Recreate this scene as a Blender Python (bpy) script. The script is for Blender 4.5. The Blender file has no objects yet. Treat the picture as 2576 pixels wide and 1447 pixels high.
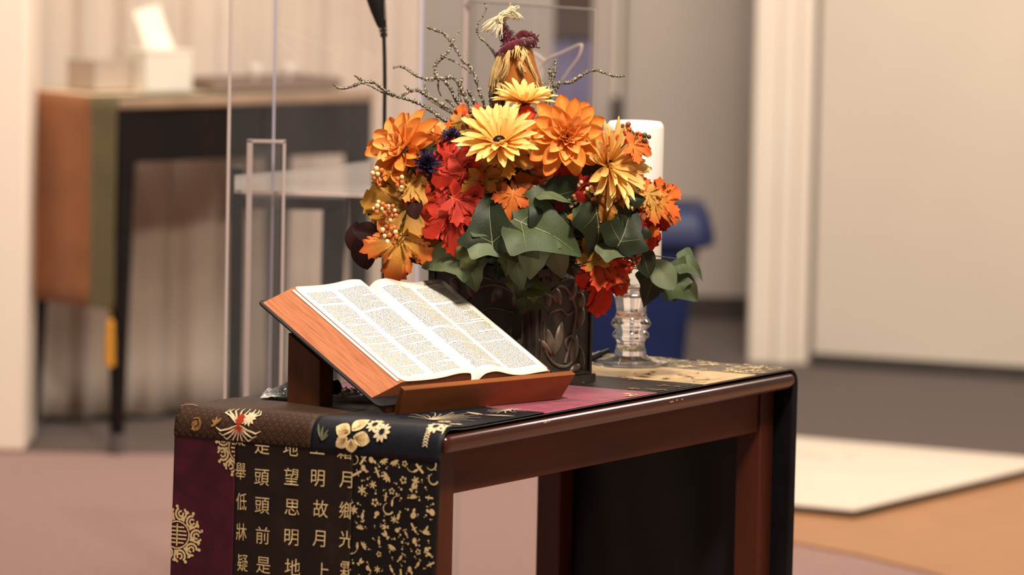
import bpy, bmesh, math, random
from mathutils import Vector, Matrix
random.seed(7)
R = math.radians
SC = bpy.context.scene
COL = SC.collection

# ------------------------------------------------------------------ camera
F_PX = 13000.0
PITCH, ROLL, CAM_H = R(5.28), R(1.14), 1.666
CAM = Vector((0, 0, CAM_H))
FWD = Vector((0, math.cos(PITCH), -math.sin(PITCH)))
_U0 = Vector((0, math.sin(PITCH), math.cos(PITCH)))
_R0 = Vector((1, 0, 0))
RGT = _R0 * math.cos(ROLL) + _U0 * math.sin(ROLL)
UPV = -_R0 * math.sin(ROLL) + _U0 * math.cos(ROLL)
cd = bpy.data.cameras.new('camera')
cam = bpy.data.objects.new('camera', cd)
COL.objects.link(cam)
M = Matrix.Identity(4)
for i in range(3):
    M[i][0], M[i][1], M[i][2], M[i][3] = RGT[i], UPV[i], -FWD[i], CAM[i]
cam.matrix_world = M
cd.sensor_width = 36.0
cd.lens = F_PX / 2576.0 * 36.0
cd.clip_end = 200
cd.dof.use_dof = True
cd.dof.focus_distance = 8.13
cd.dof.aperture_fstop = 3.9
SC.camera = cam
SC.view_settings.view_transform = 'Standard'
SC.view_settings.look = 'None'
SC.view_settings.gamma = 1.0
SC.view_settings.use_curve_mapping = False
SC.view_settings.exposure = 0.0
SC.cycles.use_denoising = True
SC.cycles.max_bounces = 10
SC.cycles.transparent_max_bounces = 24

# ------------------------------------------------------------------ world and lights
wd = bpy.data.worlds.new('world')
SC.world = wd
wd.use_nodes = True
bg = wd.node_tree.nodes['Background']
bg.inputs['Color'].default_value = (1.0, 0.90, 0.80, 1)
bg.inputs['Strength'].default_value = 0.16


def area(name, loc, target, size, power, col):
    l = bpy.data.lights.new(name, 'AREA')
    l.shape = 'DISK'
    l.size = size
    l.energy = power
    l.color = col
    o = bpy.data.objects.new(name, l)
    COL.objects.link(o)
    o.location = loc
    d = Vector(target) - Vector(loc)
    o.rotation_euler = d.to_track_quat('-Z', 'Y').to_euler()
    return o


WARM = (1.0, 0.87, 0.73)
PALE = (1.0, 0.91, 0.82)
area('ceiling_lamp_front', (0.7, 6.2, 3.5), (0.05, 8.2, 0.85), 0.45, 150, WARM)
area('ceiling_lamp_over', (-0.6, 7.6, 3.9), (0.0, 8.4, 0.8), 0.6, 62, WARM)
area('ceiling_lamp_right', (4.1, 11.8, 3.3), (0.15, 8.2, 0.74), 1.1, 80, WARM)
area('wall_fill_back', (1.0, 11.8, 3.4), (1.2, 15.4, 0.9), 1.2, 140, PALE)  # unseen fill lamp, added to brighten the right wall
area('alcove_fill', (-0.1, 15.2, 3.1), (0.1, 17.0, 1.0), 0.7, 26, PALE)  # unseen fill lamp, added because the alcove wall came out too dark
area('curtain_fill', (-1.9, 11.2, 3.4), (-1.2, 14.0, 0.9), 1.2, 40, PALE)  # unseen background fill, added to light the curtain
area('ceiling_lamp_stage', (-0.2, 11.2, 3.8), (-0.2, 11.6, 0.0), 0.8, 50, WARM)

ZV0 = Vector((0, 0, 1))

# ------------------------------------------------------------------ pixel helpers (photo pixels -> real points in the room)


def ray(px, py):
    return FWD + RGT * ((px - 1288.0) / F_PX) - UPV * ((py - 723.5) / F_PX)


def at(px, py, Y):
    d = ray(px, py)
    return CAM + d * (Y / d.y)


def onz(px, py, z=0.0):
    d = ray(px, py)
    return CAM + d * ((z - CAM.z) / d.z)


def onplane(px, py, P, n):
    d = ray(px, py)
    return CAM + d * ((P - CAM).dot(n) / d.dot(n))


# ------------------------------------------------------------------ materials
def lin(c):
    r = []
    for v in c[:3]:
        v = v / 255.0
        r.append(v / 12.92 if v <= 0.04045 else ((v + 0.055) / 1.055) ** 2.4)
    return (r[0], r[1], r[2], 1.0)


MATS = {}


def mat(name, col, rough=0.6, spec=0.4, var=0.0, scale=30.0, stretch=None, bump=0.0, metal=0.0, col2=None,
        translucent=0.0, sheen=0.0, trans=0.0, coat=0.0, attr=None, sss=0.0):
    if name in MATS:
        return MATS[name]
    m = bpy.data.materials.new(name)
    m.use_nodes = True
    nt = m.node_tree
    N, L = nt.nodes, nt.links
    b = N['Principled BSDF']
    out = N['Material Output']
    c1 = lin(col)
    b.inputs['Base Color'].default_value = c1
    b.inputs['Roughness'].default_value = rough
    b.inputs['Specular IOR Level'].default_value = spec
    b.inputs['Metallic'].default_value = metal
    b.inputs['Coat Weight'].default_value = coat
    b.inputs['Sheen Weight'].default_value = sheen
    b.inputs['Transmission Weight'].default_value = trans
    if sss:
        b.inputs['Subsurface Weight'].default_value = sss
        b.inputs['Subsurface Radius'].default_value = (0.02, 0.012, 0.007)
    noise = None
    if var or bump or col2:
        tc = N.new('ShaderNodeTexCoord')
        mp = N.new('ShaderNodeMapping')
        if stretch:
            mp.inputs['Scale'].default_value = stretch
        noise = N.new('ShaderNodeTexNoise')
        noise.inputs['Scale'].default_value = scale
        noise.inputs['Detail'].default_value = 5.0
        L.new(tc.outputs['Object'], mp.inputs['Vector'])
        L.new(mp.outputs['Vector'], noise.inputs['Vector'])
    colsock = None
    if var or col2:
        rmp = N.new('ShaderNodeValToRGB')
        rmp.color_ramp.elements[0].position = 0.32
        rmp.color_ramp.elements[1].position = 0.68
        if col2:
            rmp.color_ramp.elements[0].color = lin(col2)
            rmp.color_ramp.elements[1].color = c1
        else:
            rmp.color_ramp.elements[0].color = tuple(x * (1 - var) for x in c1[:3]) + (1,)
            rmp.color_ramp.elements[1].color = tuple(min(1, x * (1 + var)) for x in c1[:3]) + (1,)
        L.new(noise.outputs['Fac'], rmp.inputs['Fac'])
        colsock = rmp.outputs['Color']
    if attr:            # own colour of the blade running from base colour to a second colour along the attribute
        an = N.new('ShaderNodeAttribute')
        an.attribute_name = 'grad'
        mx = N.new('ShaderNodeMix')
        mx.data_type = 'RGBA'
        cr = N.new('ShaderNodeValToRGB')
        cr.color_ramp.elements[0].position = attr[1]
        cr.color_ramp.elements[1].position = attr[2]
        L.new(an.outputs['Fac'], cr.inputs['Fac'])
        L.new(cr.outputs['Color'], mx.inputs['Factor'])
        if colsock:
            L.new(colsock, mx.inputs['A'])
        else:
            mx.inputs['A'].default_value = c1
        mx.inputs['B'].default_value = lin(attr[0])
        colsock = mx.outputs['Result']
    if colsock:
        L.new(colsock, b.inputs['Base Color'])
    if bump:
        bp = N.new('ShaderNodeBump')
        bp.inputs['Strength'].default_value = bump
        bp.inputs['Distance'].default_value = 0.002
        L.new(noise.outputs['Fac'], bp.inputs['Height'])
        L.new(bp.outputs['Normal'], b.inputs['Normal'])
    if translucent:
        tr = N.new('ShaderNodeBsdfTranslucent')
        tr.inputs['Color'].default_value = c1
        if colsock:
            L.new(colsock, tr.inputs['Color'])
        ms = N.new('ShaderNodeMixShader')
        ms.inputs['Fac'].default_value = translucent
        L.new(b.outputs['BSDF'], ms.inputs[1])
        L.new(tr.outputs['BSDF'], ms.inputs[2])
        L.new(ms.outputs['Shader'], out.inputs['Surface'])
    MATS[name] = m
    return m


def clear_sheet(name, tint=(0.97, 0.97, 0.98), haze=0.05, gloss=1.0):
    """thin clear acrylic: straight-through with fresnel reflection and a little surface haze"""
    if name in MATS:
        return MATS[name]
    m = bpy.data.materials.new(name)
    m.use_nodes = True
    nt = m.node_tree
    N, L = nt.nodes, nt.links
    N.remove(N['Principled BSDF'])
    out = N['Material Output']
    t = N.new('ShaderNodeBsdfTransparent')
    t.inputs['Color'].default_value = tint + (1,)
    g = N.new('ShaderNodeBsdfGlossy')
    g.inputs['Roughness'].default_value = 0.03
    d = N.new('ShaderNodeBsdfDiffuse')
    d.inputs['Color'].default_value = (0.8, 0.78, 0.76, 1)
    fr = N.new('ShaderNodeFresnel')
    fr.inputs['IOR'].default_value = 1.3
    mul = N.new('ShaderNodeMath')
    mul.operation = 'MULTIPLY'
    mul.inputs[1].default_value = gloss
    L.new(fr.outputs['Fac'], mul.inputs[0])
    m1 = N.new('ShaderNodeMixShader')
    m1.inputs['Fac'].default_value = haze
    L.new(t.outputs['BSDF'], m1.inputs[1])
    L.new(d.outputs['BSDF'], m1.inputs[2])
    m2 = N.new('ShaderNodeMixShader')
    L.new(mul.outputs[0], m2.inputs['Fac'])
    L.new(m1.outputs['Shader'], m2.inputs[1])
    L.new(g.outputs['BSDF'], m2.inputs[2])
    L.new(m2.outputs['Shader'], out.inputs['Surface'])
    MATS[name] = m
    return m


# ------------------------------------------------------------------ mesh building
class MB:
    def __init__(self):
        self.v, self.f, self.a = [], [], []

    def add(self, vs, fs, grad=None):
        o = len(self.v)
        self.v += [Vector(x) for x in vs]
        self.f += [tuple(i + o for i in f) for f in fs]
        self.a += list(grad) if grad is not None else [0.0] * len(vs)
        return self

    def box(self, c, s, ax=None):
        c = Vector(c)
        ax = ax or (Vector((1, 0, 0)), Vector((0, 1, 0)), Vector((0, 0, 1)))
        vs = []
        for k in (-1, 1):
            for j in (-1, 1):
                for i in (-1, 1):
                    vs.append(c + ax[0] * (i * s[0] / 2) + ax[1] * (j * s[1] / 2) + ax[2] * (k * s[2] / 2))
        fs = [(0, 2, 3, 1), (4, 5, 7, 6), (0, 1, 5, 4), (2, 6, 7, 3), (0, 4, 6, 2), (1, 3, 7, 5)]
        return self.add(vs, fs)

    def tube(self, pts, rad, n=6, cap=True):
        pts = [Vector(p) for p in pts]
        if not hasattr(rad, '__len__'):
            rad = [rad] * len(pts)
        vs, fs = [], []
        prev = None
        for i, p in enumerate(pts):
            t = (pts[min(i + 1, len(pts) - 1)] - pts[max(i - 1, 0)])
            if t.length < 1e-9:
                t = Vector((0, 0, 1))
            t.normalize()
            if prev is None:
                a = t.orthogonal().normalized()
            else:
                a = (prev - t * prev.dot(t))
                a = a.normalized() if a.length > 1e-6 else t.orthogonal().normalized()
            prev = a
            b = t.cross(a)
            for k in range(n):
                an = 2 * math.pi * k / n
                vs.append(p + (a * math.cos(an) + b * math.sin(an)) * rad[i])
        for i in range(len(pts) - 1):
            for k in range(n):
                k2 = (k + 1) % n
                fs.append((i * n + k, i * n + k2, (i + 1) * n + k2, (i + 1) * n + k))
        if cap:
            fs.append(tuple(range(n))[::-1])
            fs.append(tuple((len(pts) - 1) * n + k for k in range(n)))
        return self.add(vs, fs)

    def lathe(self, prof, n=40, c=(0, 0, 0), ax=None):
        c = Vector(c)
        X, Y, Z = ax or (Vector((1, 0, 0)), Vector((0, 1, 0)), Vector((0, 0, 1)))
        vs, fs = [], []
        for r, z in prof:
            for k in range(n):
                an = 2 * math.pi * k / n
                vs.append(c + (X * math.cos(an) + Y * math.sin(an)) * r + Z * z)
        for i in range(len(prof) - 1):
            for k in range(n):
                k2 = (k + 1) % n
                fs.append((i * n + k, i * n + k2, (i + 1) * n + k2, (i + 1) * n + k))
        if prof[0][0] > 1e-6:
            fs.append(tuple(range(n))[::-1])
        if prof[-1][0] > 1e-6:
            fs.append(tuple((len(prof) - 1) * n + k for k in range(n)))
        return self.add(vs, fs)

    def grid(self, fn, nu, nv, gfn=None):
        vs, gs, fs = [], [], []
        for j in range(nv + 1):
            for i in range(nu + 1):
                vs.append(fn(i / nu, j / nv))
                gs.append(gfn(i / nu, j / nv) if gfn else 0.0)
        for j in range(nv):
            for i in range(nu):
                a = j * (nu + 1) + i
                fs.append((a, a + 1, a + nu + 2, a + nu + 1))
        return self.add(vs, fs, gs)

    def prism(self, poly, d):
        """poly: list of 3D points (planar ring), d: extrusion vector"""
        n = len(poly)
        d = Vector(d)
        vs = [Vector(p) for p in poly] + [Vector(p) + d for p in poly]
        fs = [tuple(range(n))[::-1], tuple(range(n, 2 * n))]
        for i in range(n):
            j = (i + 1) % n
            fs.append((i, j, n + j, n + i))
        return self.add(vs, fs)

    def ball(self, c, r, n=10, m=6, sz=1.0):
        prof = [(max(1e-7, r * math.sin(math.pi * i / m)), -r * sz * math.cos(math.pi * i / m)) for i in range(m + 1)]
        return self.lathe(prof, n, c)

    def mesh(self, name, off=None):
        me = bpy.data.meshes.new(name)
        vs = self.v if off is None else [x - off for x in self.v]
        me.from_pydata([tuple(x) for x in vs], [], self.f)
        at_ = me.attributes.new('grad', 'FLOAT', 'POINT')
        at_.data.foreach_set('value', self.a)
        bm = bmesh.new()
        bm.from_mesh(me)
        bmesh.ops.remove_doubles(bm, verts=bm.verts, dist=1e-6)
        bmesh.ops.recalc_face_normals(bm, faces=bm.faces)
        bm.to_mesh(me)
        bm.free()
        return me

    def build(self, name, m, parent=None, smooth=True, bevel=0.0, solid=0.0, subsurf=0, base=None, angle=40):
        """world-space vertices; the object's origin sits at its parent's origin, or at base / the lowest middle point"""
        if parent is not None:
            off = ORG[parent.name]
        elif base is not None:
            off = Vector(base)
        else:
            xs = [x.x for x in self.v]
            ys = [x.y for x in self.v]
            off = Vector(((min(xs) + max(xs)) / 2, (min(ys) + max(ys)) / 2, min(x.z for x in self.v)))
        me = self.mesh(name, off)
        me.materials.append(m)
        o = bpy.data.objects.new(name, me)
        COL.objects.link(o)
        if parent is not None:
            o.parent = parent
            ORG[o.name] = off
        else:
            o.location = off
            ORG[o.name] = off
        finish(o, smooth, bevel, solid, subsurf, angle)
        return o


ORG = {}


def finish(o, smooth=True, bevel=0.0, solid=0.0, subsurf=0, angle=40):
    me = o.data
    if smooth:
        me.polygons.foreach_set('use_smooth', [True] * len(me.polygons))
    if bevel:
        md = o.modifiers.new('bevel', 'BEVEL')
        md.width = bevel
        md.segments = 3
        md.limit_method = 'ANGLE'
        md.angle_limit = R(35)
        md.harden_normals = False
    if solid:
        md = o.modifiers.new('solidify', 'SOLIDIFY')
        md.thickness = solid
        md.offset = 0
    if subsurf:
        md = o.modifiers.new('subsurf', 'SUBSURF')
        md.levels = subsurf
        md.render_levels = subsurf
    if smooth:
        me.set_sharp_from_angle(angle=R(angle))


def empty(name, loc):
    o = bpy.data.objects.new(name, None)
    o.empty_display_size = 0.03
    COL.objects.link(o)
    o.location = loc
    ORG[o.name] = Vector(loc)
    return o


def tag(o, label, cat, group=None, kind=None):
    if label:
        o['label'] = label
    if cat:
        o['category'] = cat
    if group:
        o['group'] = group
    if kind:
        o['kind'] = kind
    return o


def thing(name, label, cat, loc, group=None):
    return tag(empty(name, loc), label, cat, group)


def structure(o):
    o['kind'] = 'structure'
    return o


def inst(me, name, parent, world):
    """an object of its own that uses mesh me, placed by a world matrix under parent"""
    o = bpy.data.objects.new(name, me)
    COL.objects.link(o)
    o.parent = parent
    o.matrix_local = Matrix.Translation(-ORG[parent.name]) @ world
    return o


def smoothpts(pts, sub=4):
    """Catmull-Rom through points"""
    pts = [Vector(p) for p in pts]
    out = []
    for i in range(len(pts) - 1):
        p0 = pts[max(0, i - 1)]
        p1, p2 = pts[i], pts[i + 1]
        p3 = pts[min(len(pts) - 1, i + 2)]
        for k in range(sub):
            t = k / sub
            out.append(0.5 * ((2 * p1) + (p2 - p0) * t + (2 * p0 - 5 * p1 + 4 * p2 - p3) * t * t
                              + (3 * p1 - p0 - 3 * p2 + p3) * t ** 3))
    out.append(pts[-1])
    return out

# ================================================================== SETTING
carpet_far = mat('carpet_dark_brown', (80, 61, 52), 0.95, 0.1, var=0.18, scale=60, bump=0.4, sheen=0.2)  # darker carpet colour for the far part of the floor
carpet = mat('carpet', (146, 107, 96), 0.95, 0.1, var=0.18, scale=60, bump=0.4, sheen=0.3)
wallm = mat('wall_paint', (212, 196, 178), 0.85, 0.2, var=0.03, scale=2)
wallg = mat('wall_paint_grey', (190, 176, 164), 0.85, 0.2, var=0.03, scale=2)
whitep = mat('white_trim_paint', (232, 216, 198), 0.6, 0.3, var=0.02, scale=3)
darkbase = mat('dark_baseboard', (70, 62, 56), 0.7, 0.2, var=0.1, scale=10)

structure(MB().box((0, 12.5, -0.03), (9, 13, 0.06)).build('floor', carpet, smooth=False, base=(0, 12.5, 0)))
structure(MB().prism([Vector((x, y, 0.0)) for x, y in ((-4.4, 13.0), (0.2, 13.25), (0.75, 13.5), (4.4, 13.3), (4.4, 18.9), (-4.4, 18.9))], (0, 0, 0.003)).build('floor_back', carpet_far, smooth=False))
oak = mat('oak_boards', (164, 114, 74), 0.45, 0.4, var=0.22, scale=9, stretch=(1, 14, 1))
_arc = [(0.30, 12.0), (0.50, 11.90), (0.66, 11.76), (0.80, 11.58), (0.946, 11.32), (1.05, 11.0), (1.15, 10.6), (1.2, 10.2)]
structure(MB().prism([Vector((x, y, 0.0)) for x, y in _arc + [(1.2, 7.0), (4.4, 7.0), (4.4, 13.2), (0.3, 13.4)]], (0, 0, 0.005))
          .build('floor_wood', oak, smooth=False))

# back wall of the alcove, its side return, the white door casing and the right wall
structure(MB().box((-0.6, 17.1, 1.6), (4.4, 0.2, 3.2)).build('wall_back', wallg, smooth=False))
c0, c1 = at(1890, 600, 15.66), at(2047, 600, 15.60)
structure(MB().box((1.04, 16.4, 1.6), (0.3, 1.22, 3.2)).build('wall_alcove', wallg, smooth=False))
cas = MB()
for a, b, dy in ((1890, 1952, 0.00), (1952, 1999, -0.02), (1999, 2040, -0.008)):
    xa, xb = at(a, 600, 15.66).x, at(b, 600, 15.66).x
    cas.box(((xa + xb) / 2, 15.73 + dy / 2, 1.6), (xb - xa, 0.12 - dy, 3.2))
structure(cas.build('trim_1', whitep, bevel=0.006))
wp0, wp1 = Vector((0.917, 15.60, 0)), Vector((2.6, 14.86, 0))
wd_ = (wp1 - wp0).normalized()
wn_ = Vector((-wd_.y, wd_.x, 0))
wc = (wp0 + wp1) / 2 + wn_ * 0.06
structure(MB().box(wc + ZV0 * 1.6, ((wp1 - wp0).length, 0.12, 3.2), (wd_, wn_, ZV0)).build('wall_right', wallm, smooth=False))
structure(MB().box((wp0 + wp1) / 2 - wn_ * 0.006 + ZV0 * 0.022, ((wp1 - wp0).length, 0.012, 0.044), (wd_, wn_, ZV0))
          .build('baseboard_right', darkbase, bevel=0.003))
structure(MB().box((-0.2, 16.99, 0.04), (3.4, 0.015, 0.08)).build('baseboard_back', darkbase, bevel=0.003))
# light post in front on the left
xl = at(68, 600, 13.14).x
structure(MB().box((xl - 0.16, 13.29, 1.45), (0.32, 0.3, 2.9)).build('trim_2', whitep, bevel=0.015))
# wall behind the curtain
q0, q1 = Vector((-1.75, 13.55, 0)), Vector((-0.24, 14.40, 0))
qd = (q1 - q0).normalized()
qn = Vector((-qd.y, qd.x, 0))
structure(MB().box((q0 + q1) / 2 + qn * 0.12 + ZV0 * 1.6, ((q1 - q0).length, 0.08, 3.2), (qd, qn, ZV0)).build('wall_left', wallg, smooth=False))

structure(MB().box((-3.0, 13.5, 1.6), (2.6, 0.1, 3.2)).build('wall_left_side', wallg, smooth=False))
structure(MB().box((-3.0, 13.443, 0.04), (2.6, 0.012, 0.08)).build('baseboard_left', darkbase, bevel=0.003))
# flush door in the back wall with its light edge strip and dark gap
dx0, dx1 = at(1180, 300, 16.95).x, at(1541, 300, 16.95).x
dm = mat('door_paint', (186, 171, 160), 0.7, 0.3, var=0.02, scale=2)
door = MB().box(((dx0 + dx1) / 2, 16.965, 1.1), (dx1 - dx0, 0.06, 2.2)).build('door_1', dm, bevel=0.003)
structure(door)
hm = mat('dark_bronze', (62, 50, 46), 0.4, 0.5)
pa, pb = at(1552, 244, 16.9), at(1552, 420, 16.9)
MB().box(((pa + pb) / 2), (0.036, 0.05, abs(pa.z - pb.z))).build('door_handle', hm, door, bevel=0.006)
xs0, xs1 = at(1543, 300, 16.94).x, at(1557, 300, 16.94).x
structure(MB().box(((xs0 + xs1) / 2, 16.96, 1.15), (xs1 - xs0, 0.07, 2.3)).build('trim_3', whitep, bevel=0.003))
structure(MB().box((xs1 + 0.006, 16.975, 1.15), (0.012, 0.04, 2.3)).build('trim_4', hm, bevel=0.002))
# ================================================================== TABLE FRAME OF REFERENCE
ZT = 0.74
AL = R(30.2)
E_ = Vector((-math.cos(AL), math.sin(AL), 0))     # across the table (towards camera-left)
L_ = Vector((math.sin(AL), math.cos(AL), 0))      # along the table (away from the camera)
ZV = Vector((0, 0, 1))
TN = Vector((-0.092, 7.617, 0.0))                 # near corner on plan
TW, TL = 0.48, 1.134


def tp(w, l, z):
    return TN + E_ * w + L_ * l + ZV * z


def wl(P):
    d = P - TN
    return d.dot(E_), d.dot(L_)
wood = mat('dark_mahogany', (74, 31, 15), 0.36, 0.4, var=0.35, scale=14, stretch=(1, 1, 0.12), coat=0.1)
woodh = mat('dark_mahogany_rail', (70, 29, 15), 0.2, 0.5, var=0.3, scale=14, stretch=(0.3, 0.15, 1.6), coat=0.6)

wood3 = mat('dark_mahogany_apron', (92, 42, 22), 0.42, 0.3, var=0.3, scale=14, stretch=(0.3, 0.15, 1.6))
tab = thing('side_table', 'dark mahogany wooden table carrying the open book and the flower vase', 'table', tp(TW / 2, TL / 2, 0))
AX = (E_, L_, ZV)
# top with a rounded moulding: stacked profile
pr = [(0.006, -0.028), (0.003, -0.024), (0.0, -0.019), (-0.001, -0.012), (0.001, -0.006), (0.005, -0.002), (0.011, 0.0)]
top = MB()
rings = []
for ins, dz in pr:
    rings.append([tp(ins, ins, ZT + dz), tp(TW - ins, ins, ZT + dz), tp(TW - ins, TL - ins, ZT + dz), tp(ins, TL - ins, ZT + dz)])


def roundring(c, rad=0.012, n=5):
    out = []
    for i in range(4):
        p, a, b = c[i], c[i - 1], c[(i + 1) % 4]
        da, db = (a - p).normalized(), (b - p).normalized()
        s = p + da * rad
        e = p + db * rad
        for k in range(n + 1):
            t = k / n
            out.append(s * (1 - t) ** 2 + p * 2 * t * (1 - t) + e * t * t)
    return out


rr = [roundring(r) for r in rings]
n_ = len(rr[0])
vs = [p for r in rr for p in r]
fs = []
for i in range(len(rr) - 1):
    for k in range(n_):
        k2 = (k + 1) % n_
        fs.append((i * n_ + k, i * n_ + k2, (i + 1) * n_ + k2, (i + 1) * n_ + k))
fs.append(tuple(range(n_)))
fs.append(tuple((len(rr) - 1) * n_ + k for k in range(n_)))
top.add(vs, fs).build('tabletop', woodh, tab, angle=50)
ZA0, ZA1 = ZT - 0.028, ZT - 0.101
LG = 0.046
WR, WLF, LN0, LF0 = 0.037, TW - 0.014, 0.040, TL - 0.006     # outer faces of the legs
for w, l in ((WR, LN0), (WLF - LG, LN0), (WR, LF0 - LG), (WLF - LG, LF0 - LG)):
    MB().box(tp(w + LG / 2, l + LG / 2, ZA0 / 2), (LG, LG, ZA0), AX).build('leg', wood, tab, bevel=0.003)
zc, zh = (ZA0 + ZA1) / 2, ZA0 - ZA1
l0, l1 = LN0 + LG, LF0 - LG
for w in (WR + 0.016, WLF - 0.016):
    MB().box(tp(w, (l0 + l1) / 2, zc), (0.022, l1 - l0, zh), AX).build('apron', wood3, tab, bevel=0.002)
for l in (LN0 + 0.02, LF0 - 0.02):
    MB().box(tp((WR + WLF) / 2, l, zc), (WLF - WR - 2 * LG, 0.022, zh), AX).build('apron', wood3, tab, bevel=0.002)
scm = mat('bare_wood_scuff', (190, 140, 100), 0.7, 0.2)
sc_ = MB()
for x, y, w in ((1372, 1063, 9), (1381, 1060, 6), (1690, 1011, 10), (1703, 1007, 5), (1716, 1005, 5)):
    P = onplane(x, y, tp(-0.0016, 0, 0), E_)
    sc_.box(P, (0.0006, w / 900.0, 0.0022), AX)
sc_.build('scuff_marks', scm, tab)

# ------------------------------------------------------------------ table runner
RN, ZC = 0.028, ZT + 0.0055
LQ = -0.012                     # plane the near drop hangs in
QA = RN * math.pi / 4
CL = LQ + RN
VT = QA + (TL + 0.012 - RN - CL)      # v where the far rounding starts
UW = 0.474


def prof(v):
    """arc length -> (l, z, normal l, normal z)"""
    if v < -QA:
        return LQ, ZC - RN - (-v - QA), -1.0, 0.0
    if v <= QA:
        th = (v + QA) / (2 * QA) * math.pi / 2
        return CL - RN * math.cos(th), ZC - RN + RN * math.sin(th), -math.cos(th), math.sin(th)
    if v <= VT:
        return CL + (v - QA), ZC, 0.0, 1.0
    if v <= VT + 2 * QA:
        th = (v - VT) / (2 * QA) * math.pi / 2
        return TL + 0.012 - RN + RN * math.sin(th), ZC - RN + RN * math.cos(th), math.sin(th), math.cos(th)
    return TL + 0.012, ZC - RN - (v - VT - 2 * QA), 1.0, 0.0


def S(u, v, off=0.0):
    l, z, nl, nz = prof(v)
    drop = max(0.0, (ZC - RN - z)) / 0.3
    wv = 0.006 * math.sin(u * 21 + 1.0) * min(1, drop) + 0.003 * math.sin(u * 47 + drop * 2) * min(1, drop)
    bump = 0.0
    if v < 0.2:
        bump = 0.004 * math.exp(-((v - 0.02) / 0.03) ** 2) * (0.6 + 0.4 * math.sin(u * 26 + 0.5))
    o = off + bump
    return tp(u + 0.003 + 0.005 * min(1, drop) * (1 - u / UW), l + nl * o + (wv if v > VT else -abs(wv) - 0.001 if v < -QA else 0), z + nz * o)


def proj(P):
    d = P - CAM
    k = d.dot(FWD)
    return 1288 + F_PX * d.dot(RGT) / k, 723.5 - F_PX * d.dot(UPV) / k


def puv(px, py):
    """photo pixel -> (u, v) on the runner (near drop, rounding or top)"""
    u, v = 0.24, 0.0
    P = onz(px, py, ZC)
    w, l = wl(P)
    if l > CL:
        u, v = w - 0.003, QA + l - CL
    else:
        P = onplane(px, py, tp(0, LQ, 0), L_)
        w, l = wl(P)
        u, v = w - 0.003, min(0.0, -QA - (ZC - RN - P.z))
    for _ in range(8):        # Newton on the real surface
        a = proj(S(u, v))
        h = 1e-4
        bu, bv = proj(S(u + h, v)), proj(S(u, v + h))
        j = [(bu[0] - a[0]) / h, (bv[0] - a[0]) / h, (bu[1] - a[1]) / h, (bv[1] - a[1]) / h]
        det = j[0] * j[3] - j[1] * j[2]
        ex, ey = px - a[0], py - a[1]
        u += max(-.02, min(.02, (ex * j[3] - ey * j[1]) / det))
        v += max(-.02, min(.02, (ey * j[0] - ex * j[2]) / det))
    return u, v


run = thing('table_runner', 'patchwork silk table runner with gold lettering and flowers draped over the wooden table', 'table runner', tp(TW / 2, TL / 2, ZT))
satin = mat('black_satin', (16, 15, 18), 0.38, 0.4, var=0.3, scale=14)
brown = mat('brown_brocade', (54, 34, 22), 0.6, 0.3, var=0.25, scale=120, bump=0.2)
navy = mat('navy_silk', (20, 21, 30), 0.55, 0.3, var=0.2, scale=160, bump=0.2)
maroon = mat('maroon_silk', (72, 14, 32), 0.36, 0.5, var=0.35, scale=26)
choco = mat('dark_brown_silk', (36, 22, 17), 0.5, 0.35, var=0.3, scale=30)
blacks = mat('black_silk', (24, 17, 14), 0.55, 0.3, var=0.2, scale=90)
cream = mat('cream_brocade', (206, 172, 122), 0.5, 0.4, var=0.2, scale=60, sheen=0.2)
rosy = mat('rose_silk', (150, 46, 76), 0.45, 0.5, var=0.25, scale=40, sheen=0.3)
olive = mat('dark_gold_brocade', (92, 74, 46), 0.5, 0.4, var=0.35, scale=70, sheen=0.2)
gold = mat('gold_thread', (236, 206, 150), 0.42, 0.6, var=0.2, scale=500, metal=0.1)
goldd = mat('old_gold_thread', (170, 124, 70), 0.45, 0.6, var=0.25, scale=300, metal=0.25)
ivoryt = mat('ivory_thread', (228, 206, 166), 0.5, 0.5, var=0.1, scale=300, metal=0.1)
redt = mat('red_thread', (170, 52, 28), 0.5, 0.4, var=0.2, scale=300)
greent = mat('green_thread', (104, 104, 70), 0.5, 0.4, var=0.2, scale=300)


def patch(name, u0, u1, v0, v1, m, off=0.0, nu=30, nv=None, solid=0.0012):
    nv = nv or max(6, int((v1 - v0) / 0.007))
    mb = MB().grid(lambda a, b: S(u0 + (u1 - u0) * a, v0 + (v1 - v0) * b, off), nu, nv)
    return mb.build(name, m, run, solid=solid)


VR = [puv(x, y)[1] for x, y in ((1362, 1040), (1640, 988), (1745, 966), (1905, 944))]
VEND = VT + 2 * QA + 0.50
VB = -0.46
patch('lining', 0, UW, VB, VEND, satin, off=-0.0022, nu=40)
UM, UC, UN = puv(590, 1250)[0], puv(886, 1260)[0], puv(786, 1085)[0]
VS = puv(620, 1112)[1]
pb_ = patch('brown_patch', UN, UW, VS, 0.16, brown, 0.0014)
pn_ = patch('navy_patch', 0, UN, VS - 0.004, VR[0], navy, 0.0014)
pm_ = patch('maroon_patch', UM, UW, VB, VS + 0.006, maroon)
pc_ = patch('lettered_patch', UC, UM, VB, VS + 0.006, choco)
pg_ = patch('motif_patch', 0, UC, VB, VS + 0.006, blacks)
patch('dark_centre_patch', UN, UW, 0.16, VR[0], choco)
pr_ = patch('rose_patch', 0, UW, VR[0], VR[1], rosy)
pd_ = patch('dark_gold_patch', 0, UW, VR[1], VR[2], choco)
pk_ = patch('cream_patch', 0, UW, VR[2], VR[3], cream)
po_ = patch('olive_patch', 0, UW, VR[3], VT + QA, olive)
patch('far_drop', 0, UW, VT + QA, VEND, satin)


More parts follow.
